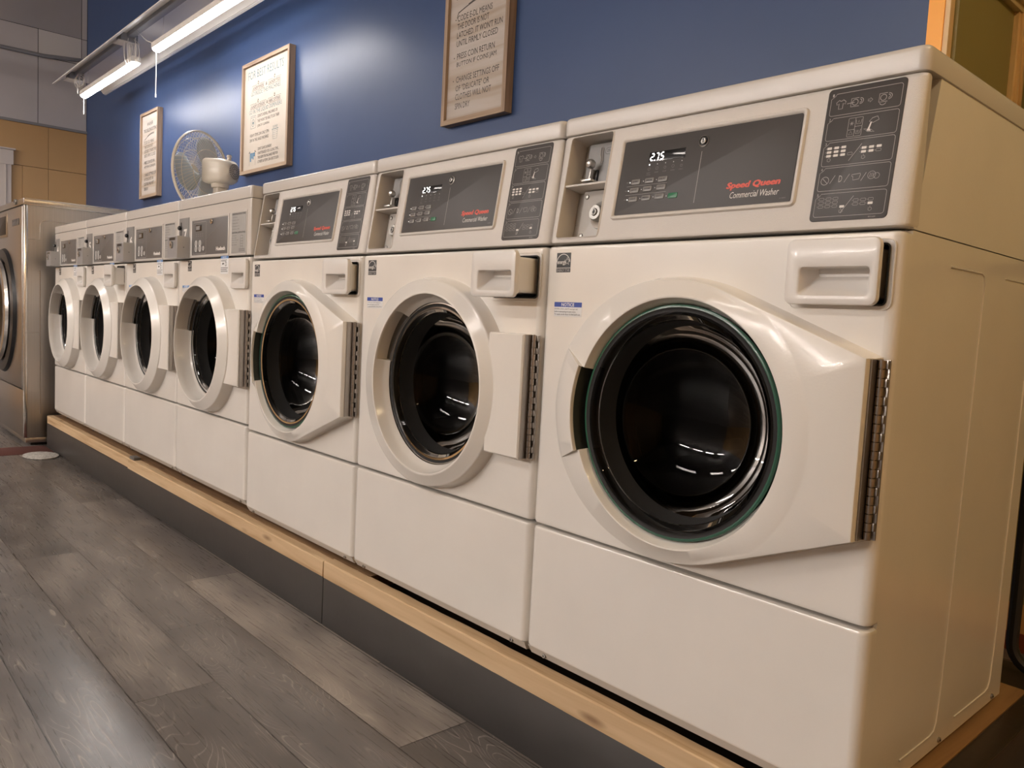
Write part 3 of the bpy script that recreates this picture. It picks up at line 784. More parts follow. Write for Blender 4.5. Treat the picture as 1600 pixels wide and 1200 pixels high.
def m_instruction():
    """five outlined cells of pictograms"""
    mb = Mb([MT['panel'], MT['print_gray'], MT['print_white']], con)
    plate(mb, .2035, .0148, .3155, .2100, .006, -.0005, .0010, mi=0)
    o = .0012
    x0, x1 = .2090, .3105; w = .0006
    zs = [(.1698, .2020), (.1330, .1660), (.0955, .1300), (.0590, .0925), (.0212, .0548)]
    for i, (a, b) in enumerate(zs):
        P = rrect(x0, a, x1, b, .0035, 3)
        P = P[:8] + [(x0 + .0075, b), (x0 + .0055, b - .003), (x0 + .002, b - .0055), (x0, b - .007)] + P[12:]
        mb.ribbon(P, w, o, 1, closed=True)
        mb.text(str(i + 1), x0 + .0012, x0 + .0036, b - .0035, b + .0005, o, 1)
    def rb(P, closed=False, ww=.0007, m=1): mb.ribbon(P, ww, o, m, closed)
    # 1: shirt, washer, arrow, washer
    cz = .1850; x = .2245
    rb([(x - .003, cz - .006), (x - .003, cz + .002), (x - .006, cz + .0005), (x - .007, cz + .004), (x - .003, cz + .007), (x - .001, cz + .0055), (x + .001, cz + .0055), (x + .003, cz + .007), (x + .007, cz + .004), (x + .006, cz + .0005), (x + .003, cz + .002), (x + .003, cz - .006)], True)
    for wx in (.2455, .2855):
        cz2 = .1855
        rb([(wx + .005, cz2 + .006), (wx - .006, cz2 + .006), (wx - .006, cz2 - .006), (wx + .006, cz2 - .006)]); rb(circ(wx, cz2, .0042, 16), True)
        rb(circ(wx + .0075, cz2 + .001, .0042, 12, -100, 100)); rb(circ(wx + .0070, cz2 + .001, .0022, 12, -100, 100))
    rb([(.2335, cz), (.2445, cz + .0005)])
    rb([(.2640, cz - .001), (.2670, cz - .001), (.2670, cz - .003), (.2705, cz + .0003), (.2670, cz + .0035), (.2670, cz + .0015), (.2640, cz + .0015)], True, .0005)
    rb(circ(.2855, .1795, .0045, 8, 200, 340))
    # 2: dispenser compartments and pouring cup
    cx, cz = .2505, .1495
    for (a, b, c, d) in ((cx - .010, cz - .004, cx, cz + .013), (cx - .010, cz - .014, cx, cz - .004), (cx, cz, cx + .0105, cz + .013), (cx, cz - .014, cx + .0105, cz)): rb(rrect(a, b, c, d, .0008, 1), True, .0005)
    for k in range(6): rb([(cx - .005, cz + .005), (cx - .005 + .003 * math.cos(R(60 * k)), cz + .005 + .003 * math.sin(R(60 * k)))], False, .0005)
    rb([(cx - .008, cz - .011), (cx - .002, cz - .011), (cx - .005, cz - .0062)], True, .0005)
    for dz, n in ((.0035, 1), (-.0105, 2)):
        rb([(cx + .001, cz + dz + .006), (cx + .0022, cz + dz), (cx + .0080, cz + dz), (cx + .0092, cz + dz + .006)], False, .0005)
        for k in range(n): rb([(cx + .005 + (k - (n - 1) / 2) * .0018, cz + dz + .0015), (cx + .005 + (k - (n - 1) / 2) * .0018, cz + dz + .005)], False, .0005)
    rb([(.2705, .1540), (.2745, .1585), (.2815, .1600), (.2840, .1550), (.2760, .1515)], True)
    mb.poly([(.2725, .1525), (.2745, .1535), (.2725, .1440), (.2745, .1400), (.2685, .1410), (.2705, .1460)], o, 2)
    rb([(.2640, .1440), (.2700, .1395), (.2800, .1385), (.2740, .1425)], True, .0006)
    # 3 and 5: key blocks
    for zc, fill in ((.1135, 1), (.0390, 0)):
        for gx, rows in ((.2180, 3), (.2690, 2)):
            for r_ in range(rows):
                for c_ in range(3):
                    a, b = gx + c_ * .0105, zc + .008 - r_ * .0055 - (.0 if rows == 3 else .0045)
                    bx = (a - .0035, b - .0018, a + .0035, b + .0018)
                    last = rows == 2 and r_ == 1 and c_ == 2
                    if (fill and not last) or (not fill and last): mb.poly(rrect(*bx, .0005, 1), o, 2)
                    else: rb(rrect(*bx, .0006, 1), True, .0004)
                    rb([(a - .0055, b), (a - .0047, b)], False, .0006, 2 if fill else 1)
        if fill: rb(rrect(.2460, zc - .0045, .2530, zc - .0010, .001, 2), True, .0004)
        else: mb.poly(rrect(.2465, zc - .0060, .2535, zc - .0025, .0005, 1), o, 2)
        rb([(.2490, zc - .0130), (.2650, zc + .0100)])
        for hx, hz in (((.2190, zc - .0075), (.2695, zc - .0085)) if fill else ((.2490, zc - .0095), (.2905, zc - .0090))):
            rb([(hx - .002, hz + .001), (hx - .002, hz - .003), (hx + .0005, hz - .004), (hx + .003, hz - .002), (hx + .002, hz + .0005), (hx, hz), (hx, hz + .003)], False, .0005)
    # 4: symbols
    cz = .0755
    rb(circ(.2185, cz - .0015, .0058, 18), True); rb([(.2150, cz + .002), (.2225, cz - .0055)])
    for x in (.2275, .2485, .2725): rb([(x - .001, cz - .006), (x + .0055, cz + .0055)])
    mb.text('D', .2390, .2440, cz - .0050, cz + .0045, o, 1)
    rb([(.2575, cz + .004), (.2695, cz + .005), (.2700, cz + .003), (.2685, cz - .003), (.2600, cz - .004), (.2595, cz + .001), (.2575, cz + .002)], True)
    rb(circ(.2860, cz + .001, .0055, 16), True, .0005); rb(circ(.2930, cz - .0005, .0040, 14), True, .0005)
    for k in range(3): rb([(.2830 + k * .0022, cz - .002), (.2842 + k * .0022, cz + .004)], False, .0005)
    mb.text('801620', .2900, .3000, .0168, .0186, o, 1)
    return mb.mesh('instruction_label', DZ)

def m_lid(hw=.3425, zb=ZL, zt=1.2785, y0=.029, D=.64, rc=.015, ear=.008):
    def f():
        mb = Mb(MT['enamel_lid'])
        n = 6
        def ring(e, z, ysh=0):
            pts = []
            for cx, a0 in ((hw - rc, -90), (-(hw - rc), 180)):
                for k in range(n + 1):
                    a = R(a0 + 90 * k / n); pts.append((cx + (rc - e) * math.cos(a), y0 + ysh + rc + (rc - e) * math.sin(a)))
            p = pts[:n + 1] + [(hw - e, D), (-(hw - e), D)] + pts[n + 1:]
            return [(x, y, z) for x, y in p]
        H = ear
        mb.loft([ring(.003, zb), ring(.0005, zb + .001), ring(0, zb + .003), ring(0, zt - H), ring(H * .08, zt - H * .62), ring(H * .3, zt - H * .3), ring(H * .62, zt - H * .08), ring(H, zt)], cap0=True, cap1=True)
        return mb.mesh('lid', DZ, ang=50)
    return f

def star(cx, cz, r, rot=0): return [(cx + (r if k % 2 == 0 else r * .4) * math.sin(R(36 * k + rot)), cz + (r if k % 2 == 0 else r * .4) * math.cos(R(36 * k + rot))) for k in range(10)]
def m_energy(x=-.3110, z=.9755):
    def f():
        mb = Mb([MT['print_black'], MT['print_white'], MT['print_gray']], fs)
        w, h = .0375, .0375
        plate(mb, x, z, x + w, z + h, .0006, -.0005, .0004, .0001, 0)
        mb.ribbon(circ(x + w * .48, z + h * .46, w * .47, 18, 8, 172), .0013, .0006, 1)
        mb.text('energy', x + .002, x + .026, z + .0135, z + .0215, .0006, 1, shear=.3, bold=.01)
        mb.ribbon(star(x + w * .76, z + h * .56, .0078), .0009, .0006, 1, closed=True)
        mb.poly([(x, z + .0075), (x + w, z + .0075), (x + w, z + .0093), (x, z + .0093)], .0006, 2)
        mb.text('ENERGY STAR', x + .0015, x + w - .0015, z + .0012, z + .0064, .0006, 2, bold=.01)
        return mb.mesh('energy_label', DZ)
    return f
def m_notice(x=-.3110, z=.8905, w=.0735, h=.0280, col='label_blue'):
    def f():
        mb = Mb([MT['label_white'], MT[col], MT['print_black']], fs)
        plate(mb, x, z, x + w, z + h, .0006, -.0005, .0004, .0001, 0)
        mb.poly([(x + .0003, z + h * .66), (x + w - .0003, z + h * .66), (x + w - .0003, z + h - .0002), (x + .0003, z + h - .0002)], .0006, 1)
        mb.text('NOTICE', x + w * .27, x + w * .73, z + h * .71, z + h * .94, .0008, 0, bold=.02)
        for i, s in enumerate(('DOOR LOCK LIGHT must go out', 'before attempting to open door.', 'To open, push door in then pull out.')):
            zz = z + h * (.50 - .185 * i); mb.text(s, x + .0015, x + w * (.86, .80, .96)[i], zz - h * .045, zz + h * .075, .0006, 2, bold=.008)
        return mb.mesh('notice_label', DZ)
    return f

def parts_common(root, hw, dz=0):
    pass
def make_washer(kind, opening, x, label):
    """near machines: sloping console, coin recess on its left"""
    r = thing('washer', label, 'washing machine', (x, 0, ZB), 'white front load washers on the timber platform')
    obj('cabinet', cached('cab', m_cabinet()), r)
    obj('front_panel', cached('fp', m_front_panel()), r, wn=True)
    obj('lower_panel', cached('lp', m_lower_panel()), r, wn=True)
    obj('base_rail', cached('base', m_base()), r)
    add_screws(r, HW); add_feet(r, HW)
    obj('drum', cached('drum', m_drum), r)
    add_door(r, kind)
    obj('drawer_slot', cached('slot', m_slot), r)
    dr = obj('detergent_drawer', cached('drawer', m_drawer()), r, (0, -opening, 0)); obj('tray', cached('tray', m_tray()), dr)
    c = obj('control_console', cached('con', m_console()), r, wn=True)
    obj('coin_recess', cached('rec', m_coin_recess), c)
    obj('coin_slide', cached('slide', m_coin_slide), c)
    obj('cash_box_lock', cached('clock', m_cash_lock), c)
    obj('panel_bezel', cached('bez', m_bezel), c)
    p = obj('control_panel', cached('cp', m_control_panel), r)
    obj('brand_lettering', cached('brand', m_brand), p)
    obj('display', cached('disp', m_display), p)
    obj('key_lettering', cached('keyp', m_key_print), p)
    obj('indicator_lights', cached('inds', m_indicators), p)
    obj('panel_lock', cached('plock', m_panel_lock), p)
    tilt = -math.atan(K)
    for kx, kz in KEYS:
        q = con(kx, kz, .0014); obj('key', cached('key', m_key('key')), p, (q[0], q[1], q[2] + DZ), rot=(tilt, 0, 0))
    q = con(-.0520, .0752, .0014); k = obj('start_key', cached('keyg', m_key('key_green')), p, (q[0], q[1], q[2] + DZ), rot=(tilt, 0, 0)); k['label'] = 'green start key'
    obj('instruction_label', cached('ins', m_instruction), r)
    obj('lid', cached('lid', m_lid()), r)
    obj('energy_label', cached('en', m_energy()), r)
    obj('notice_label', cached('no', m_notice()), r)
    return r
W = .686
make_washer('A', .010, -.5 * W, 'nearest and largest-looking white washer, its warm-lit side panel in view')
make_washer('B', .048, -1.5 * W, 'white washer with round door and soap drawer pulled well out, beside the nearest one')
make_washer('A', .018, -2.5 * W, 'white washer with tapered door standing left of the pulled-out soap drawer')

# ------------------------------------------------------------------ older washers with upright consoles and coin boxes
GY, GZ, W4 = -.0017, .0141, .6538
OH = .3255
def of(x, s, o): return (x, -o, ZT + s)
def m_old_front():
    me = plan_slab(OH, 0, .032, ZS + .0025, ZT - .0025, .014, .006, MT['enamel']).mesh('front_panel', DZ + GZ)
    c1 = Mb(MT['enamel']); c1.lathe([(.184, -.02), (.184, .06)], 96, c=(DX, 0, DZC), cap0=True, cap1=True)
    c2 = Mb(MT['enamel'], fs); plate(c2, .206, .938, .312, 1.016, .006, -.06, .02)
    return boolean(me, [c1.mesh('c', DZ + GZ), c2.mesh('c', DZ + GZ)], 'front_panel')
def m_old_console():
    mb = plan_slab(OH, 0, .034, ZT + .0025, 1.2155, .006, .004, MT['enamel_lid'])
    me = mb.mesh('control_console', DZ + GZ)
    return me
def m_old_bezel():
    mb = Mb([MT['enamel_lid']], of)
    for (x0, z0, x1, z1) in ((-.197, .004, .153, .147),):
        r = lambda e, o: rr3(x0, z0, x1, z1, .003, o, e)
        mb.loft([r(0, -.001), r(0, .002), r(.002, .003), r(.006, .003), r(.009, .001)], 0)
    r = lambda e, o: rr3(.168, .004, .296, .150, .003, o, e)
    mb.loft([r(0, -.001), r(0, .0015), r(.0015, .002), r(.004, .002), r(.006, .001)], 0)
    return mb.mesh('panel_bezel', DZ + GZ)
def m_old_panel():
    mb = Mb([MT['panel2'], MT['print_gray'], MT['screen'], MT['print_white'], MT['chrome']], of)
    X0, X1, Z0, Z1 = -.187, .143, .0100, .1430
    plate(mb, X0, Z0, X1, Z1, .002, -.001, .0014, mi=0)
    mb.ribbon(rrect(-.172, .0170, -.050, .1310, .002, 2), .0012, .0016, 1, closed=True)
    mb.text('Huebsch', .0440, .1230, .0240, .0375, .0017, 3, bold=.05)
    for k in range(4): mb.poly(rrect(-.145 + k * .020, .0870, -.139 + k * .020, .0885, .0003, 1), .0016, 1)
    for k in range(4): mb.poly(rrect(-.145 + k * .020, .0800, -.137 + k * .020, .0812, .0003, 1), .0016, 1)
    return mb.mesh('control_panel', DZ + GZ)
def m_old_display():
    mb = Mb([MT['screen'], MT['print_dim']], of); plate(mb, -.150, .0995, -.093, .1215, .001, .001, .002, mi=0)
    plate(mb, -.145, .103, -.110, .118, .001, .0015, .0023, mi=1)
    return mb.mesh('display', DZ + GZ)
def m_old_key():
    mb = Mb([MT['print_gray'], MT['label_white']], fs); disc(mb, 0, 0, .0125, 0, .0014); mb.ribbon(circ(0, 0, .0095, 14), .0016, .0016, 1, closed=True)
    return mb.mesh('key')
def m_old_lock():
    mb = Mb([MT['chrome'], MT['black']], of); disc(mb, .005, .1270, .009, .001, .006, 0); disc(mb, .005, .1270, .004, .005, .0068, 1)
    mb.ribbon([(.005, .1270), (.017, .1235)], .004, .0065, 0)
    return mb.mesh('panel_lock', DZ + GZ)
def m_old_label():
    mb = Mb([MT['pale_label'], MT['print_black'], MT['print_gray']], of)
    plate(mb, .1745, .0110, .2880, .1465, .001, -.001, .0012, mi=0)
    rn = random.Random(3)
    mb.text('OPERATING INSTRUCTIONS', .178, .284, .1370, .1430, .0014, 1, bold=.02)
    z = .131
    for i in range(5):
        L = rn.uniform(.03, .075); mb.text(['1. Load laundry', '2. Add detergent', '3. Close door and latch it', '4. Select cycle and temperature', '5. Insert coins, press START'][i], .179, .179 + L, z - .0030, z, .0014, 1); z -= .0098
    mb.text('ADDITIONAL INSTRUCTIONS', .178, .284, .0760, .0815, .0014, 1, bold=.02)
    z = .070
    for i in range(5):
        mb.text(['Cycle lights show', 'the wash stage.', 'Door stays locked', 'until the cycle', 'has ended.'][i], .179, .179 + rn.uniform(.035, .055), z - .0028, z, .0014, 1); z -= .0075
    mb.ribbon(rrect(.248, .024, .268, .068, .001, 1), .0008, .0014, 1, closed=True)
    for k in range(4): mb.ribbon([(.248, .033 + k * .0085), (.268, .033 + k * .0085)], .0007, .0014, 1)
    for k in range(3): mb.ribbon([(.236, .017 + k * .0035), (.284, .017 + k * .0035)], .0009, .0014, 1)
    return mb.mesh('instruction_label', DZ + GZ)
def m_number(n):
    def f():
        mb = Mb([MT['number_plate'], MT['print_white'], MT['chrome'], MT['black']], of)
        plate(mb, -.3195, .0620, -.2180, .1550, .002, -.001, .0018, mi=0)
        mb.text(n, -.270, -.236, .0735, .1130, .0020, 1, bold=.03)
        plate(mb, -.300, .078, -.2945, .140, .001, .001, .003, mi=3)
        mb.loft([[(-.298 + r * math.cos(2 * PI * k / 12), .118 + r * math.sin(2 * PI * k / 12), o) for k in range(12)] for r, o in ((.005, .001), (.0085, .006), (.0085, .011), (.004, .015))], 3, cap1=True)
        return mb.mesh('number_plate', DZ + GZ)
    return f
def m_coinbox():
    mb = Mb([MT['galvanized'], MT['galvanized_dark'], MT['black'], MT['steel']], of)
    x0, x1, z0, z1 = -.3150, -.2120, .0015, .0830
    o1 = .046
    plate(mb, x0, z0, x1, z1, .0015, -.001, o1, .0010, 0)
    mb.add([(x0 + .002, z0 + .002, o1 + .0003), (x1 - .002, z0 + .002, o1 + .0003), (x1 - .002, z1 - .002, o1 + .0003), (x0 + .002, z1 - .002, o1 + .0003)], [(0, 1, 2, 3)], 1)
    disc(mb, -.266, .050, .013, o1, o1 + .006, 3); disc(mb, -.266, .050, .005, o1 + .005, o1 + .0068, 2)
    # little screw on the side wall
    mb.add([(x1 + .0004, .042 + .0018 * math.cos(R(60 * k)), .022 + .0018 * math.sin(R(60 * k))) for k in range(6)], [tuple(range(6))], 2)
    mb.poly([(x0 + .02, z1 - .006), (x1 - .02, z1 - .006), (x1 - .02, z1 - .016), (x0 + .02, z1 - .016)], o1 + .0006, 2)
    return mb.mesh('coin_box', DZ + GZ)
def m_cycle_label():
    mb = Mb([MT['label_white'], MT['label_pale_blue'], MT['print_black'], MT['print_gray']], fs)
    x0, x1, z0, z1 = .085, .152, .985, 1.036 - .003
    plate(mb, x0, z0 - .014, x1, z1, .0006, -.0005, .0004, .0001, 0)
    mb.poly([(x0, z1 - .009), (x1, z1 - .009), (x1, z1), (x0, z1)], .0006, 1)
    mb.text('NOTICE', x0 + .018, x1 - .018, z1 - .0075, z1 - .0015, .0008, 0, bold=.02)
    for k, L in enumerate((.9, .75)): mb.ribbon([(x0 + .004, z1 - .014 - k * .004), (x0 + .004 + .058 * L, z1 - .014 - k * .004)], .0016, .0006, 2)
    mb.poly([(x0 + .012, 1.006), (x0 + .022, 1.0105), (x0 + .022, 1.0085), (x0 + .030, 1.0085), (x0 + .030, 1.0045), (x0 + .022, 1.0045), (x0 + .022, 1.002)], .0006, 2)
    mb.ribbon(rrect(x0 + .040, .999, x0 + .050, 1.012, .002, 2), .002, .0006, 2, closed=True)
    for k, L in enumerate((1, .85, .95)): mb.ribbon([(x0 + .003, .992 - k * .006), (x0 + .003 + .060 * L, .992 - k * .006)], .002, .0006, 2)
    return mb.mesh('cycle_label', DZ + GZ)
def shifted(me_fn, dz=GZ):
    def f():
        me = me_fn().copy(); me.transform(Matrix.Translation((0, 0, dz))); return me
    return f
def make_old(num, opening, x, label):
    r = thing('washer', label, 'washing machine', (x, GY, ZB), 'white front load washers on the timber platform')
    obj('cabinet', cached('ocab', shifted(m_cabinet(OH, .62, 1.214, sheared=False))), r)
    obj('front_panel', cached('ofp', m_old_front), r, wn=True)
    obj('lower_panel', cached('olp', shifted(m_lower_panel(OH))), r, wn=True)
    obj('base_rail', cached('obase', shifted(m_base(OH))), r)
    add_screws(r, OH, dz=GZ); add_feet(r, OH, .62)
    obj('drum', cached('odrum', shifted(m_drum)), r)
    d = obj('door', cached('odoor', shifted(m_door('C'))), r)
    obj('window', cached('owin', shifted(m_window('C'))), d)
    obj('hinge', cached('ohinge', shifted(m_hinge)), d)
    s = obj('drawer_slot', cached('oslot', m_old_slot), r)
    dr = obj('detergent_drawer', cached('odrawer', shifted(m_drawer(.196, .320, True), GZ - .012)), r, (0, -opening, 0)); obj('tray', cached('otray', shifted(m_tray(.196, .320, True), GZ - .012)), dr)
    c = obj('control_console', cached('ocon', m_old_console), r, wn=True)
    obj('panel_bezel', cached('obez', m_old_bezel), c)
    p = obj('control_panel', cached('ocp', m_old_panel), r)
    obj('display', cached('odisp', m_old_display), p)
    obj('panel_lock', cached('olock', m_old_lock), p)
    for kx, kz in ((-.142, .0545), (-.104, .0545), (-.142, .0355), (-.104, .0355)):
        obj('key', cached('okey', m_old_key), p, (kx, -.0014, ZT + kz + DZ + GZ))
    k = obj('start_key', cached('okey', m_old_key), p, (-.0720, -.0014, ZT + .0355 + DZ + GZ)); k.scale = (.7, 1, .7)
    obj('instruction_label', cached('olab', m_old_label), r)
    obj('number_plate', cached('num' + num, m_number(num)), r)['label'] = 'gray plate with white number ' + num
    obj('coin_box', cached('obox', m_coinbox), r)
    obj('lid', cached('olid', shifted(m_lid(.3262, 1.2160, 1.2560, -.002, .62, .012, .008))), r)
    obj('energy_label', cached('oen', shifted(m_energy(-.225, .984))), r)
    obj('cycle_label', cached('ocyc', m_cycle_label), r)
    obj('notice_label', cached('ono', shifted(m_notice(-.277, .905, .0735, .026, 'label_pale_blue'))), r)
    return r
def m_old_slot():
    mb = Mb([MT['slot_gray'], MT['gasket_and_bowl_dark']], fs)
    x0, z0, x1, z1 = .2065, .9385, .3115, 1.0155
    mb.loft([rr3(x0, z0, x1, z1, .006, .0015), rr3(x0, z0, x1, z1, .006, -.235)], 0, cap1=True)
    mb.loft([rr3(x0, z0, x1, z1, .006, .002, -.0016), rr3(x0, z0, x1, z1, .006, .003, -.001), rr3(x0, z0, x1, z1, .006, .003, .0008), rr3(x0, z0, x1, z1, .006, -.002, .0012)], 1)
    return mb.mesh('drawer_slot', DZ + GZ)
for i, (n, op, lab) in enumerate((('7', 0, 'older white washer numbered 7 with protruding coin box'),
                                  ('6', 0, 'older white washer numbered 6 with protruding coin box'),
                                  ('5', .045, 'older white washer numbered 5 with its soap drawer pulled out'),
                                  ('4', 0, 'older white washer numbered 4, last one beside the stainless machine'))):
    make_old(n, op, -3 * W - (i + .5) * W4, lab)

# ------------------------------------------------------------------ timber platform
XL, XJ1, XJ2, XR = -4.755, -3.236, -1.484, .066
t = thing('platform', 'low timber platform carrying the row of washers', 'platform', (XL, 0, 0))
def P(name, mb, **kw): return obj(name, mb.mesh(name, **kw), t, (-XL, 0, 0))
mb = Mb(MT['ply']); mb.box(XL, .020, .10, .735, .150, ZB - .0006); P('deck', mb)
mb = Mb(MT['pine_dark']); mb.box(XL, -1.30, .012, .099, .150, ZB - .001); P('deck_edge', mb)
mb = Mb(MT['kick_brown']); mb.rbox(.0205, XR, -.020, .735, .0, ZB - .001, .003); P('end_board', mb)['label'] = 'dark brown painted end board'
mb = Mb(MT['kick_brown']); mb.box(XL, XR, .7355, .885, .0, ZB - .004); P('rear_board', mb)
mb = Mb(MT['void']); mb.box(XL + .01, .02, .05, .72, .005, .149); P('underframe', mb)
def beam(x0, x1, y0, y1, z0, z1, seed, matl):
    rn = random.Random(seed); mb = Mb(matl); N = max(8, int((x1 - x0) / .04)); rings = []
    for i in range(N + 1):
        x = x0 + (x1 - x0) * i / N; w = rn.uniform(-.0012, .0012); b = rn.uniform(-.0008, .0008)
        rings.append([(x, y0, z0), (x, y1, z0), (x, y1, z1 + b), (x, y0 + .003, z1 + b), (x, y0 + w * .6, z1 - .003 + w)])
    mb.loft(rings, cap0=True, cap1=True); return mb
P('timber', beam(XL, XJ1 - .001, -.0195, .0115, .141, .184, 1, MT['pine']))
P('timber', beam(XJ1 + .001, XJ2 - .0015, -.0225, .0100, .139, .1835, 2, MT['pine']))
P('timber', beam(XJ2 + .0015, .020, -.0208, .0150, .137, .1845, 3, MT['pine']))
for a, b in ((XL, XJ2 - .0015), (XJ2 + .0015, .020)):
    mb = Mb(MT['kick']); mb.rbox(a, b, -.0208, -.004, .002, .1385, .0012, n=1); P('kick_board', mb)
mb = Mb([MT['notch_gray'], MT['black']]); mb.rbox(-3.225, -3.165, -.018, .010, .184, .197, .002)
o = obj('rubber_shim', mb.mesh('rubber_shim'), t, (-XL, 0, -.0005))

# ------------------------------------------------------------------ room
YW, XF = .90, -7.70
mb = Mb(MT['floor']); mb.box(XF - .5, 4.2, -8.6, 3.0, -.05, 0); struct('floor', mb)
mb = Mb(MT['ceiling']); mb.box(XF - .1, 4.2, -8.6, 3.0, 3.75, 3.85); struct('ceiling', mb)
mb = Mb(MT['blue']); mb.box(XF, -.3595, YW, YW + .12, 0, 3.75); struct('wall_back', mb, 'dark blue glossy wall behind the washers')
mb = Mb(MT['orange_trim']); mb.box(-.3595, -.3235, YW - .003, YW + .02, 0, 3.75); struct('trim_1', mb, 'orange painted strip at the end of the blue wall')
mb = Mb(MT['cream_trim']); mb.box(-.3235, -.3115, YW + .0, YW + .025, 0, 3.75); struct('trim_2', mb)
mb = Mb(MT['green']); mb.box(-.42, -.302, YW + .025, 1.31, 0, 3.75); mb.box(-.42, -.302, 1.31, 1.5, 1.85, 3.75); mb.box(-.42, -.302, 1.45, 1.5, 0, 1.85); struct('wall_side', mb, 'olive green wall beyond the end of the blue wall')
mb = Mb([MT['green'], MT['tan'], MT['red_base']])
mb.box(-.42, 2.6, 1.505, 1.6, .140, 3.75, 0); mb.box(-.42, 2.6, 1.503, 1.6, .055, .140, 1); mb.box(-.42, 2.6, 1.500, 1.6, 0, .055, 2); struct('wall_far_back', mb)
# varnished casing round the side doorway
c = Mb([MT['casing']])
for i, (a, b, o_) in enumerate(((1.300, 1.316, .012), (1.316, 1.324, .020), (1.324, 1.338, .016), (1.338, 1.345, .022), (1.345, 1.366, .018))):
    c.box(-.302, -.302 + o_, a, b, 0, 1.755)
o = struct('trim_3', c, 'varnished wooden casing on the green wall')
c = Mb([MT['casing_h']])
for z0, z1, o_ in ((1.756, 1.772, .016), (1.772, 1.792, .026), (1.792, 1.80, .020), (1.80, 1.835, .030)):
    c.box(-.302, -.302 + o_, .93, 1.49, z0, z1)
struct('trim_4', c)

mb = Mb([MT['orange'], MT['orange']])
for y0, y1, z0, z1 in ((-8.6, .23, 0, 2.36), (.23, .392, 0, 1.998), (.395, .592, 0, 1.998), (.595, YW, 0, 1.998), (.23, .592, 2.002, 2.362), (.595, YW, 2.002, 2.362)):
    mb.box(XF - .1, XF + random.uniform(0, .003), y0, y1, z0, z1)
struct('wall_left', mb, 'orange lower wall at the far end')
mb = Mb([MT['gray_wall'], MT['gray_wall_dark'], MT['gray_wall_light'], MT['void']])
mb.box(XF - .1, XF - .002, -8.6, YW, 2.37, 3.75, 3)
for y0, y1, z0, z1, mi in ((-8.6, -.9, 2.375, 3.75, 1), (-.895, .508, 2.385, 3.188, 0), (.513, .896, 2.385, 2.962, 0), (.513, .850, 2.967, 3.188, 2), (.855, .896, 2.967, 3.188, 0), (-.895, .85, 3.193, 3.75, 1), (.855, .896, 3.193, 3.75, 0)):
    mb.box(XF - .05, XF + (.004 if mi == 2 else .001), y0, y1, z0, z1, mi)
struct('wall_left_upper', mb, 'gray panelled upper wall at the far end')
mb = Mb(MT['tin_gray']); mb.box(XF, XF + .018, -8.6, YW, 2.362, 2.384); struct('trim_5', mb)
mb = Mb(MT['tin_gray']); mb.tube([(XF + .024, -8.5, 2.94), (XF + .024, -.9, 2.955), (XF + .024, .55, 2.965), (XF + .024, .885, 3.005)], .017, 8)
struct('trim_7', mb, 'thin gray conduit running across the gray upper wall')
# white door casing at the far end
mb = Mb(MT['white_trim']); mb.box(XF, XF + .022, .205, .307, 0, 1.99); mb.box(XF + .022, XF + .03, .262, .268, 0, 1.99); mb.box(XF, XF + .03, -.95, .322, 1.99, 2.115); mb.box(XF, XF + .045, -.97, .335, 2.115, 2.128); mb.box(XF, XF + .022, -.93, -.83, 0, 1.99)
struct('trim_6', mb, 'white door casing on the orange wall')
mb = Mb(MT['white_trim']); mb.box(XF + .001, XF + .012, -.83, .205, 0, 1.99); struct('door_1', mb)
# walls beside and behind the camera
mb = Mb([MT['orange'], MT['tan']]); mb.box(2.3, 2.4, -8.6, 1.5, 1.1, 3.75, 0); mb.box(2.295, 2.4, -8.6, 1.5, 0, 1.1, 1); struct('wall_right', mb)
mb = Mb([MT['front_wall']]); mb.box(XF - .1, 2.4, -8.7, -8.6, 0, 3.75, 0); struct('wall_front', mb)

# ------------------------------------------------------------------ lights
def fixture(loc, length, tubes, label, matl, group, rot=0):
    r = thing('ceiling_light', label, 'ceiling light', loc, group); r.rotation_euler = (0, 0, rot)
    mb = Mb(MT['tin']); mb.rbox(-length / 2 - .03, length / 2 + .03, -.035, .035, .01, .06, .004); obj('housing', mb.mesh('housing'), r)
    for k in range(tubes):
        y = (k - (tubes - 1) / 2) * .12; mb = Mb(matl)
        mb.tube([(-length / 2, y, 0), (length / 2, y, 0)], .0165, 10); obj('lamp_tube', mb.mesh('lamp_tube'), r)
    mb = Mb(MT['steel'])
    for x in (-length * .4, length * .4): mb.tube([(x, 0, .07), (x, 0, 3.75 - loc[2])], .003, 6)
    obj('hanger', mb.mesh('hanger'), r)
fixture((-3.6, -2.85, 2.82), 1.2, 2, 'ceiling light over the aisle in front of the washers', MT['tube_aisle'], 'aisle lights')
fixture((-6.2, -2.85, 2.82), 1.2, 2, 'ceiling light over the far end of the aisle', MT['tube_aisle'], 'aisle lights')
fixture((-1.25, -2.75, 2.82), 1.2, 2, 'ceiling light over the near end of the aisle', MT['tube_aisle'], 'aisle lights')
for fx in (-7.0, -5.2, -3.4, -1.6): fixture((fx, -7.6, 2.9), 1.2, 2, 'added fill ceiling light behind the camera, unseen', MT['tube_fill'], 'aisle lights')  # unseen fill row, added to even the light down the washer fronts
fixture((1.35, -.3, 2.75), 1.2, 1, 'warm ceiling light over the side passage', MT['tube_warm'], None, R(90))

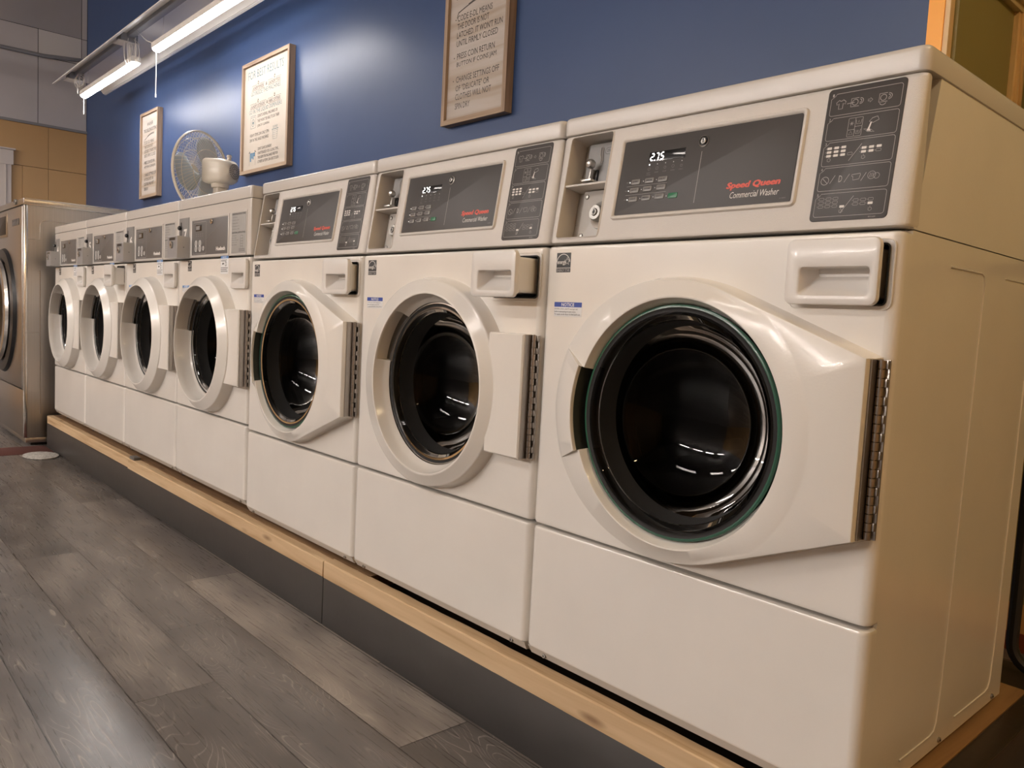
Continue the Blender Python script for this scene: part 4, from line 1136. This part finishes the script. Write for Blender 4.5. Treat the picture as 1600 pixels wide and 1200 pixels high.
# the old reflector trough over the washers, two strip lamps hanging from it
TX0, TX1, TY0, TY1, TZ = -6.52, -1.7, .375, .735, 2.48
t = thing('light_trough', 'long white metal reflector trough hanging above the washers', 'light fixture', (TX0, (TY0 + TY1) / 2, TZ))
oo = (-TX0, -(TY0 + TY1) / 2, -TZ)
def T(name, mb, par=None, **kw): return obj(name, mb.mesh(name, **kw), par or t, oo if not par else (0, 0, 0))
mb = Mb([MT['tin'], MT['tin_edge']])
prof = [(TY0, TZ), (TY0, TZ + .004), (TY0 + .045, TZ + .055), (TY0 + .11, TZ + .062), (TY0 + .25, TZ + .062), (TY1 - .045, TZ + .055), (TY1, TZ + .004), (TY1, TZ),
        (TY1 - .010, TZ), (TY1 - .049, TZ + .050), (TY0 + .25, TZ + .057), (TY0 + .11, TZ + .057), (TY0 + .049, TZ + .050), (TY0 + .010, TZ)]
mb.loft([[(x, y, z) for y, z in prof] for x in (TX0, TX1)], 0, cap0=True, cap1=True)
for y in (TY0, TY1): mb.box(TX0, TX1, y - .003, y + .011, TZ - .004, TZ + .001, 1)
T('reflector', mb)
mb = Mb(MT['tin_gray']); mb.rbox(TX0 + .08, TX1, TY0 + .085, TY0 + .125, TZ + .030, TZ + .057, .003); T('ballast_channel', mb)
for x in (-6.30, -5.05, -3.75, -2.4):
    mb = Mb([MT['tin_gray'], MT['tin']]); mb.rbox(x - .05, x + .05, TY0 + .05, TY0 + .15, TZ + .005, TZ + .055, .004); mb.rbox(x - .06, x + .045, TY0 + .035, TY0 + .16, TZ - .002, TZ + .006, .002, 1); T('junction_box', mb)
mb = Mb(MT['steel'])
for x in (-2.4, -1.9):
    for y in (TY0 + .09, TY1 - .09): mb.tube([(x, y, TZ + .058), (x, y, 3.75)], .002, 5)
T('hanger', mb)
# tin flap hanging off the back of the trough
LY, LZ = .510, 2.362
def strip(x0, x1, label):
    cx = (x0 + x1) / 2
    r = thing('strip_lamp', label, 'lamp', (cx, LY, LZ), 'strip lamps hanging under the trough')
    h = (x1 - x0) / 2
    mb = Mb(MT['tin']); mb.loft([[(x, -.028, .000), (x, -.030, .004), (x, -.030, .030), (x, -.022, .038), (x, .022, .038), (x, .030, .030), (x, .030, .004), (x, .028, .000), (x, .025, .002), (x, 0, .006), (x, -.025, .002)] for x in (-h, h)], cap0=True, cap1=True)
    obj('housing', mb.mesh('housing'), r)
    mb = Mb(MT['tube']); prof = [(.026 * math.cos(R(180 + 180 * k / 8)), .003 + .020 * math.sin(R(180 + 180 * k / 8))) for k in range(9)]
    mb.loft([[(x, y, z) for y, z in prof] for x in (-h + .004, h - .004)], cap0=True, cap1=True)
    obj('diffuser', mb.mesh('diffuser'), r)
    mb = Mb(MT['cord'])
    for x in (-h + .10, h - .10): mb.tube([(x, 0, .038), (x + .02, 0, TZ + .055 - LZ)], .0016, 5)
    obj('hanger', mb.mesh('hanger'), r)
    return r
a = strip(-6.195, -4.985, 'shorter-looking far strip lamp under the trough, lit white')
b = strip(-4.605, -3.395, 'near strip lamp under the trough, lit white and cut by the top edge')
def pull(name, x, z0, z1, par):
    mb = Mb(MT['cord']); q = par.location
    mb.tube([(x - q.x, -.002, z1 - q.z), (x - q.x + .002, -.002, (z0 + z1) / 2 - q.z), (x - q.x, -.002, z0 - q.z)], .0028, 6)
    mb.tube([(x - q.x, -.002, z0 - q.z), (x - q.x, -.002, z0 - .02 - q.z)], .0045, 6)
    obj('pull_cord', mb.mesh(name), par)
pull('pull_cord', -6.19, 2.25, 2.362, a); pull('pull_cord', -4.603, 2.105, 2.362, b)
def loops(cx, cz, h, n, par, seed, w=.045):
    rn = random.Random(seed); mb = Mb(MT['cord']); q = par.location
    for k in range(n):
        ox, oy, oz = rn.uniform(-.02, .02), rn.uniform(-.02, .02), rn.uniform(-.02, .02); a0 = rn.uniform(0, 360); sw = w * rn.uniform(.5, 1)
        pts = [(cx + ox + sw * math.sin(2 * PI * i / 24) * math.cos(R(a0)) - q.x, LY - .02 + oy + sw * .7 * math.sin(2 * PI * i / 24) * math.sin(R(a0)) - q.y, cz + oz + h / 2 * math.cos(2 * PI * i / 24) - q.z) for i in range(24)]
        mb.tube(pts, .0027, 6, closed=True)
    return mb
m1 = loops(-5.02, 2.435, .16, 5, a, 2); m1.tube([(-5.02 - a.location.x, 0, .02), (-5.0 - a.location.x, -.02, .10), (-5.04 - a.location.x, -.04, .14)], .0027, 6)
obj('power_cord', m1.mesh('power_cord'), a)
m2 = loops(-6.17, 2.455, .09, 5, a, 5, .05); m2.tube([(-6.25 - a.location.x, -.03, .09), (-6.25 - a.location.x, -.03, .02)], .004, 6)
obj('power_cord', m2.mesh('power_cord'), a)
m3 = Mb(MT['cord']); m3.tube([(-4.58 - b.location.x, 0, .02), (-4.72 - b.location.x, -.02, .07), (-4.85 - b.location.x, -.05, .16)], .0022, 6); m3.tube([(-4.62 - b.location.x, -.01, -.005), (-4.63 - b.location.x, .0, .015), (-4.60 - b.location.x, .01, .03)], .005, 6)
obj('power_cord', m3.mesh('power_cord'), b)

# ------------------------------------------------------------------ framed signs on the blue wall
def sign(x0, x1, z0, z1, board, content, label, group=None):
    r = thing('framed_sign', label, 'sign', ((x0 + x1) / 2, YW, (z0 + z1) / 2), group)
    w, h = (x1 - x0) / 2, (z1 - z0) / 2; fw, T0 = .020, .037
    mb = Mb([MT['frame_wood'], MT['frame_wood_h']])
    for s in (-1, 1):
        xa, xb = (s * w, s * (w - fw)); mb.box(min(xa, xb), max(xa, xb), -T0, -.001, -h, h, 0)
        za, zb = (s * h, s * (h - fw)); mb.box(-w + fw, w - fw, -T0 + .0005, -.001, min(za, zb), max(za, zb), 1)
    obj('frame', mb.mesh('frame'), r)
    mb = Mb(MT[board]); mb.box(-w + fw - .002, w - fw + .002, -.024, -.004, -h + fw - .002, h - fw + .002); obj('board', mb.mesh('board'), r)
    mb = Mb([MT['sign_text'], MT['sign_teal'], MT['clothes']], fs)
    content(mb, w, h); obj('lettering', mb.mesh('lettering'), r)
    return r
def trouble(mb, w, h):
    o = .0246
    zc = 1.9635           # wall height of the sign centre
    L = lambda s, x0, x1, zb, hh, b=.0: mb.text(s, x0, x1, zb - zc, zb + hh - zc, o, 0, bold=b)
    L('WASHER', -.070, .062, 2.178, .026, .01)
    L('TROUBLESHOOTING', -.145, .145, 2.133, .027, .01)
    P1 = [(-.125 + .21 * t, 2.082 + .030 * math.sin(PI * t * .62) - zc) for t in [i / 12 for i in range(13)]]
    mb.ribbon(P1, .0045, o, 0); mb.ribbon([(x + .01, z + .006) for x, z in P1[3:]], .003, o, 0); mb.ribbon([(-.125, 2.082 - zc), (-.132, 2.062 - zc)], .004, o, 0)
    rows = [(2.048, 'CODE E-DL MEANS', -.128, .085, 1), (2.016, 'THE DOOR IS NOT', -.128, .067, 0), (1.983, "LATCHED. IT WON'T RUN", -.128, .148, 0), (1.950, 'UNTIL FIRMLY CLOSED', -.128, .123, 0),
            (1.900, 'PRESS COIN RETURN', -.122, .108, 1), (1.866, 'BUTTON IF COINS JAM', -.122, .120, 0),
            (1.810, 'CHANGE SETTINGS OFF', -.122, .140, 1), (1.776, 'OF "DELICATE" OR', -.122, .085, 0), (1.742, 'CLOTHES WILL NOT', -.122, .098, 0), (1.706, 'SPIN DRY', -.122, -.028, 0)]
    for z, s, a, b, dot in rows:
        L(s, a, b, z, .0235)
        if dot: mb.poly([(x - .1395, z + .009 - zc + zz) for x, zz in circ(0, 0, .0028, 8)], o, 0)
def best(mb, w, h):
    o = .0246; zc = 1.9600; X = 3.905
    def L(s, x0, x1, zb, hh, mi=0): mb.text(s, x0 + X, x1 + X, zb - zc, zb + hh - zc, o, mi)
    L('FOR BEST RESULTS', -4.140, -3.690, 2.180, .045, 1)
    for (a, b, z, s) in ((-4.085, -3.925, 2.1135, 'LAUNDRY POWDER'), (-3.875, -3.720, 2.1135, 'LAUNDRY PODS'), (-4.105, -3.900, 2.0120, 'LAUNDRY DETERGENT'), (-3.872, -3.715, 2.0120, 'FABRIC SOFTENER')):
        mb.ribbon([(a + X, z - .003 - zc), (b + X, z - .003 - zc), (b + X, z + .025 - zc), ((a + b) / 2 + .02 + X, z + .025 - zc)], .0016, o, 0); mb.ribbon([(a + X, z - .003 - zc), (a + X, z + .025 - zc), ((a + b) / 2 - .02 + X, z + .025 - zc)], .0016, o, 0)
        L(s, a + .008, b - .008, z + .001, .018)
        m = (a + b) / 2 + X; mb.ribbon(rrect(m - .006, z + .027 - zc, m + .006, z + .040 - zc, .003, 2), .003, o, 0, closed=True); mb.ribbon([(m, z + .040 - zc), (m, z + .047 - zc)], .004, o, 0)
    L('&', -3.908, -3.890, 2.116, .018); L('&', -3.893, -3.878, 2.014, .018)
    L('GO INSIDE THE MACHINES', -4.098, -3.722, 2.082, .024, 1)
    L('GO IN THE LIQUID DISPENSERS', -4.118, -3.702, 1.978, .026, 1)
    for z, s, b in ((1.953, "DON'T OVERFILL MACHINES OR", -3.752), (1.925, "THEY WON'T BE ABLE TO DO THEIR", -3.728), (1.896, 'JOB OF CLEANING', -3.85)): L(s, -4.003, b, z, .017)
    for z, s, b in ((1.852, 'HEAVY ITEMS CAN ONLY SPIN', -3.852), (1.824, 'DRY IN THE LARGE MACHINES', -3.856)): L(s, -4.100, b, z, .017)
    for z, s, b in ((1.768, "DON'T LEAVE LAUNDRY", -3.815), (1.743, 'UNATTENDED FOR A LONG TIME...', -3.722), (1.719, 'THIS KEEPS THE MACHINES FREE FOR', -3.735), (1.695, 'OTHERS & ITEMS CAN BE STOLEN', -3.725)): L(s, -3.990, b, z, .016)
def pict_machine(mb):
    o = .0246; zc = 1.9600; X = 3.905
    x, z = -4.062 + X, 1.935 - zc
    mb.ribbon(rrect(x - .035, z - .035, x + .035, z + .035, .004, 2), .002, o, 1, closed=True); mb.ribbon(circ(x, z - .005, .019, 16), .003, o, 1, closed=True); mb.poly(circ(x, z - .005, .009, 8), o, 1)
    for k in range(3): mb.poly(circ(x - .022 + k * .02, z + .026, .004, 6), o, 1)
def pict_basket(mb):
    o = .0246; zc = 1.9600; X = 3.905
    x, z = -3.775 + X, 1.845 - zc
    mb.ribbon([(x - .040, z + .015), (x + .040, z + .015)], .003, o, 1); mb.ribbon([(x - .032, z + .014), (x - .024, z - .038), (x + .024, z - .038), (x + .032, z + .014)], .002, o, 1)
    for i in range(5):
        for j in range(4): mb.ribbon([(x - .024 + i * .0115, z + .006 - j * .011), (x - .019 + i * .0115, z + .006 - j * .011)], .003, o, 1)
    mb.text('CLOTHES', x - .028, x + .028, z + .021, z + .034, o, 1)
def pict_line(mb):
    o = .0246; zc = 1.9600; X = 3.905
    x, z = -4.063 + X, 1.735 - zc
    for s in (-1, 1): mb.ribbon([(x + s * .040, z - .045), (x + s * .040, z + .040)], .0018, o, 0); mb.ribbon([(x + s * .048, z + .028), (x + s * .028, z + .036)], .003, o, 0)
    mb.ribbon([(x - .040, z + .032), (x - .02, z + .024), (x + .02, z + .024), (x + .040, z + .032)], .002, o, 2)
    for a, b, c_ in ((-.030, -.014, -.022), (-.010, .004, -.005), (.008, .018, -.012), (.020, .034, .004)): mb.poly([(x + a, z + .026), (x + a, z + c_), (x + b, z + c_), (x + b, z + .026)], o, 2)
sign(-6.060, -5.665, 1.648, 2.279, 'sign_board', trouble, 'narrow whitewashed troubleshooting sign in a thin wooden frame, left of the fan')
sg = sign(-4.208, -3.605, 1.645, 2.275, 'sign_cream', best, 'wide cream sign headed for best results, in a wooden frame right of the fan')
for nm, fn_ in (('machine_pictogram', pict_machine), ('basket_pictogram', pict_basket), ('clothesline_pictogram', pict_line)):
    mb = Mb([MT['sign_text'], MT['sign_teal'], MT['clothes']], fs); fn_(mb); obj(nm, mb.mesh(nm), sg)
sign(-2.232, -1.838, 1.648, 2.279, 'sign_board', trouble, 'whitewashed wooden sign about error code and coin jams, rightmost on the blue wall')

# ------------------------------------------------------------------ fan standing on a washer lid
nv = Vector((-.873, -.488, 0)).normalized()
fc = Vector((-3.585, .405, 1.528))
yaw = math.atan2(nv.y, nv.x)
mc = fc - nv * .125                        # motor centre
base_z = ZB + GZ + (1.2560 - ZB)
r = thing('desk_fan', 'white caged fan standing on top of the washer numbered 7', 'fan', (mc.x, mc.y, 1.2701))
rot = Matrix.Rotation(yaw, 3, 'Z')
def FM(x, y, z):                            # fan space: x forward through the cage, z up, origin at the cage centre
    v = rot @ Vector((x, y, z)) + fc - Vector((mc.x, mc.y, 1.2701)); return (v.x, v.y, v.z)
RC = .196
def cage(front):
    mb = Mb(MT['fan_white'], None)
    N = 60; sgn = 1 if front else -1
    def pr(t): # t 0 hub..1 rim -> (radius, depth)
        return (.035 + (RC - .035) * t, sgn * (.045 * (1 - t ** 2.6) + .004))
    for k in range(N):
        a = 2 * PI * k / N; pts = []
        for i in range(8):
            rr, d = pr(i / 7); aa = a + (.35 * (1 - i / 7) if not front else .0)
            pts.append(FM(d, rr * math.cos(aa), rr * math.sin(aa)))
        mb.tube(pts, .0010, 4, cap=False)
    for t_ in (0, .45, .8, 1.0):
        rr, d = pr(t_); mb.tube([FM(d, rr * math.cos(2 * PI * k / 48), rr * math.sin(2 * PI * k / 48)) for k in range(48)], .0042 if t_ == 1 else .0016, 6, closed=True)
    return mb
obj('rear_grille', cage(False).mesh('rear_grille'), r)
g = cage(True)
ring = [[FM(.050 + o_, rr * math.cos(2 * PI * k / 20), rr * math.sin(2 * PI * k / 20)) for k in range(20)] for rr, o_ in ((.038, -.003), (.038, .001), (.030, .004))]
g.loft(ring, cap0=True, cap1=True); obj('front_grille', g.mesh('front_grille'), r)
for b_ in range(3):
    mb = Mb(MT['fan_blade']); a0 = R(100 + 120 * b_); rows_ = []
    for i in range(9):
        t_ = i / 8; rr = .022 + .155 * t_; half = R(16 + 30 * math.sin(PI * min(1, t_ * .8 + .1))); half *= (1 if t_ < .9 else .8)
        row = []
        for j in range(7):
            u_ = j / 6 * 2 - 1; aa = a0 + half * u_ + .25 * t_
            row.append(FM(.016 * u_ * (1 - .3 * t_), rr * math.cos(aa), rr * math.sin(aa)))
        rows_.append(row)
    mb.loft(rows_, closed=False); o = obj('blade', mb.mesh('blade', keep=True), r)
    s_ = o.modifiers.new('s', 'SOLIDIFY'); s_.thickness = .002
mb = Mb([MT['fan_white'], MT['black']])
def sq(x, hy, hz, rr): return [FM(x, a, b) for a, b in rrect(-hy, -hz, hy, hz, rr, 4)]
mb.loft([sq(-.050, .045, .045, .02), sq(-.055, .060, .056, .016), sq(-.066, .064, .060, .018), sq(-.150, .062, .058, .026), sq(-.180, .055, .052, .035), sq(-.197, .040, .038, .034), sq(-.200, .018, .018, .0175)], cap0=True, cap1=True)
for R_, nn in ((.014, 10), (.024, 18), (.034, 24)):
    for k in range(nn):
        a = 2 * PI * k / nn; x_ = {.014: -.2008, .024: -.2000, .034: -.1990}[R_]
        c_, s_ = math.cos(a), math.sin(a); h_ = .0036; w_ = .0016
        q = [FM(x_ - .0006, R_ * c_ + c_ * u_ - s_ * v_, R_ * s_ + s_ * u_ + c_ * v_) for u_, v_ in ((-h_, -w_), (h_, -w_), (h_, w_), (-h_, w_))]
        mb.add(q, [(0, 1, 2, 3)], 1)
obj('motor_housing', mb.mesh('motor_housing'), r)
mb = Mb(MT['fan_white']); mb.tube([FM(-.165, .0, .055), FM(-.165, .0, .068), FM(-.165, 0, .072)], [.010, .010, .013], 10); mb.tube([FM(-.165, 0, .072), FM(-.165, 0, .080)], [.013, .010], 10); obj('oscillation_knob', mb.mesh('oscillation_knob'), r)
mb = Mb([MT['fan_white'], MT['black']])
bz = 0.0
top = FM(-.115, 0, -.058)
mb.tube([(top[0], top[1], top[2] + .01), (top[0], top[1], top[2] - .02)], [.045, .040], 16)
mb.rbox(top[0] - .030, top[0] + .030, top[1] - .026, top[1] + .026, top[2] - .085, top[2] - .018, .008)
mb.tube([(top[0] - .03, top[1], top[2] - .055), (top[0] + .036, top[1], top[2] - .055)], .015, 14); mb.tube([(top[0] + .036, top[1], top[2] - .055), (top[0] + .0385, top[1], top[2] - .055)], .006, 10, 1)
mb.tube([(top[0], top[1], top[2] - .08), (top[0], top[1], .03)], [.03, .028], 14)
obj('neck', mb.mesh('neck'), r)
mb = Mb(MT['fan_white']); mb.rbox(top[0] - .10, top[0] + .10, top[1] - .085, top[1] + .085, .0005, .034, .03, rb=.008, n=5); obj('stand_base', mb.mesh('stand_base'), r)

# ------------------------------------------------------------------ stainless machine on the left
DXR, DY0, DY1, DZT = -4.828, -.125, .86, 1.39
DXL = -5.75
t = thing('washer_extractor', 'tall stainless steel laundry machine standing on the floor at the left edge', 'washing machine', ((DXL + DXR) / 2, DY0, 0))
oo2 = (-(DXL + DXR) / 2, -DY0, 0)
def S(name, mb, par=None, **kw): return obj(name, mb.mesh(name, **kw), par or t, oo2 if not par else (0, 0, 0))
mb = Mb(MT['stainless']); mb.box(DXL, DXR, DY0 + .012, DY1, .045, DZT); 
x = DXR + .0005
def sl(P_, r_=.0022): mb.tube([(x, y, z) for y, z in P_], r_, 6, 0)
S('cabinet', mb)
mb = Mb([MT['stainless_bright']])
for P_ in ([(-.118, 1.198), (-.046, 1.199), (-.044, 1.285), (-.036, 1.303), (-.018, 1.309), (.70, 1.303)], [(-.044, 1.023), (-.041, .187)], [(-.122, .660), (-.049, .664)]):
    mb.tube([(x, y, z) for y, z in P_], .0020, 6)
S('side_emboss', mb)
mb = Mb(MT['black']); mb.box(DXL + .03, DXR - .02, DY0 + .04, DY1 - .05, 0, .045); S('plinth', mb)
mb = Mb(MT['stainless_bright']); mb.rbox(DXR - .045, DXR + .001, DY0, DY0 + .02, .047, DZT, .004); S('corner_post', mb)
mb = Mb([MT['stainless'], MT['stainless_bright']]); mb.rbox(DXL - .003, DXR + .004, DY0 - .004, DY1, DZT + .002, DZT + .037, .003)
mb.box(DXR + .0042, DXR + .006, DY0, DY1, DZT + .030, DZT + .037, 1); mb.box(DXR + .0042, DXR + .006, DY0, DY1, DZT + .001, DZT + .006, 1); S('top_panel', mb)
mb = Mb([MT['steel'], MT['black']], fs); disc(mb, -5.015, DZT + .025, .016, -DY0 + .003, -DY0 + .016, 0); disc(mb, -5.015, DZT + .025, .007, -DY0 + .015, -DY0 + .018, 1); S('top_bolt', mb)
cx, cz = -5.40, .775
fp = Mb(MT['stainless']); fp.rbox(DXL + .002, DXR - .046, DY0 - .002, DY0 + .02, .332, DZT - .004, .003)
cm = Mb(MT['stainless']); cm.lathe([(.30, DY0 - .1), (.30, DY0 + .1)], 64, c=(cx, 0, cz), cap0=True, cap1=True)
me = boolean(fp.mesh('f'), [cm.mesh('c')], 'front_panel'); obj('front_panel', me, t, oo2)
fp = Mb(MT['stainless']); fp.rbox(DXL + .002, DXR - .002, DY0 - .002, DY0 + .02, .050, .326, .003); S('lower_panel', fp)
mb = Mb(MT['black']); mb.lathe([(.385, DY0 - .003), (.375, DY0 - .020), (.33, DY0 - .026), (.300, DY0 - .010), (.296, DY0 + .06), (.05, DY0 + .10), (.001, DY0 + .10)], 72, c=(cx, 0, cz)); dsur = S('door_surround', mb)
mb = Mb(MT['stainless_bright']); mb.lathe([(.305, DY0 - .020), (.312, DY0 - .032), (.300, DY0 - .048), (.270, DY0 - .054), (.245, DY0 - .045), (.240, DY0 - .028)], 72, c=(cx, 0, cz)); dd = S('door', mb)
mb = Mb(MT['screen']); mb.lathe([(.243, DY0 - .034), (.20, DY0 - .030), (.12, DY0 + .02), (.002, DY0 + .03)], 64, c=(cx, 0, cz)); obj('window', mb.mesh('window'), dd)
mb = Mb(MT['chrome']); mb.tube([(cx + .10, DY0 - .05, .40), (cx + .06, DY0 - .065, .385), (cx - .02, DY0 - .065, .380)], .012, 10); obj('handle', mb.mesh('handle'), dd)
mb = Mb([MT['stainless'], MT['stainless_bright'], MT['black']], fs)
plate(mb, -5.62, 1.225, -5.285, 1.370, .008, -DY0 + .002, -DY0 + .006, mi=0); plate(mb, -5.60, 1.240, -5.32, 1.352, .006, -DY0 + .004, -DY0 + .008, mi=2); S('control_panel', mb)
mb = Mb([MT['panel2'], MT['black'], MT['print_gray']], fs); plate(mb, -5.140, 1.281, -4.952, 1.319, .003, -DY0 + .002, -DY0 + .005, mi=0)
for k in range(3): mb.poly(rrect(-5.12 + k * .055, 1.304, -5.09 + k * .055, 1.315, .002, 2), -DY0 + .0055, 1)
S('rating_label', mb)
mb = Mb([MT['stainless']]); mb.rbox(DXL + .01, DXR + .0015, DY0 + .008, DY1, .018, .046, .002); S('bottom_rail', mb)

# round speckled mat and a dark red one in the corner by the platform
mb = Mb(MT['mat_speckle']); mb.lathe([(.118, .0004), (.118, .004), (.113, .005), (.0005, .0052)], 40, ax='z', cap0=True); m = obj('floor_mat', mb.mesh('floor_mat'), None, (-4.455, -.112, .0022)); m.scale = (1.0, .72, 1)
tag(m, 'speckled white round mat on the floor at the far corner of the platform', 'mat')
mb = Mb(MT['mat_red']); mb.rbox(-4.80, -4.545, -.30, -.026, .0002, .0020, .0008, n=1)
tag(obj('floor_mat', mb.mesh('floor_mat')), 'dark red rectangular mat next to the stainless machine', 'mat')

# black tubular frame behind the nearest washer
mb = Mb(MT['black'])
pts = []
for cx_, cz_, a0 in ((.47, .265, -90), (.47, 1.0, 0), (.019, 1.0, 90), (.019, .265, 180)):
    for k in range(7):
        a = R(a0 + 90 * k / 6); pts.append((cx_ + .055 * math.cos(a), .82, cz_ - .015 + .055 * math.sin(a)))
mb.tube(pts, .0125, 10, closed=True)
tag(obj('tubular_frame', mb.mesh('tubular_frame')), 'black rounded tubular metal frame standing behind the nearest washer', 'frame')

# ------------------------------------------------------------------ camera
cam = bpy.data.cameras.new('camera'); co = bpy.data.objects.new('camera', cam); COL.objects.link(co); SC.camera = co
yw_, pt_, rl_ = -.8339649, .0806057, .0518450
fw = Vector((math.sin(yw_) * math.cos(pt_), math.cos(yw_) * math.cos(pt_), -math.sin(pt_)))
rt0 = Vector((math.cos(yw_), -math.sin(yw_), 0)); up0 = rt0.cross(fw)
rt = rt0 * math.cos(rl_) + up0 * math.sin(rl_); up = up0 * math.cos(rl_) - rt0 * math.sin(rl_)
co.matrix_world = Matrix(((rt.x, up.x, -fw.x, .451009), (rt.y, up.y, -fw.y, -1.103841), (rt.z, up.z, -fw.z, .879162), (0, 0, 0, 1)))
cam.sensor_fit = 'HORIZONTAL'; cam.sensor_width = 36; cam.lens = 36 * 1240.111 / 1600; cam.clip_start = .02; cam.clip_end = 60

w = bpy.data.worlds.new('world'); w.use_nodes = True; SC.world = w
w.node_tree.nodes['Background'].inputs[0].default_value = (.75, .72, .70, 1); w.node_tree.nodes['Background'].inputs[1].default_value = .05
vs = SC.view_settings; vs.view_transform = 'Standard'; vs.look = 'None'; vs.gamma = 1; vs.use_curve_mapping = False; vs.exposure = 0.0
SC.cycles.max_bounces = 8; SC.cycles.diffuse_bounces = 4; SC.cycles.glossy_bounces = 4; SC.cycles.transparent_max_bounces = 10
SC.cycles.sample_clamp_indirect = 6; SC.cycles.caustics_reflective = False; SC.cycles.caustics_refractive = False
SC.cycles.use_denoising = True
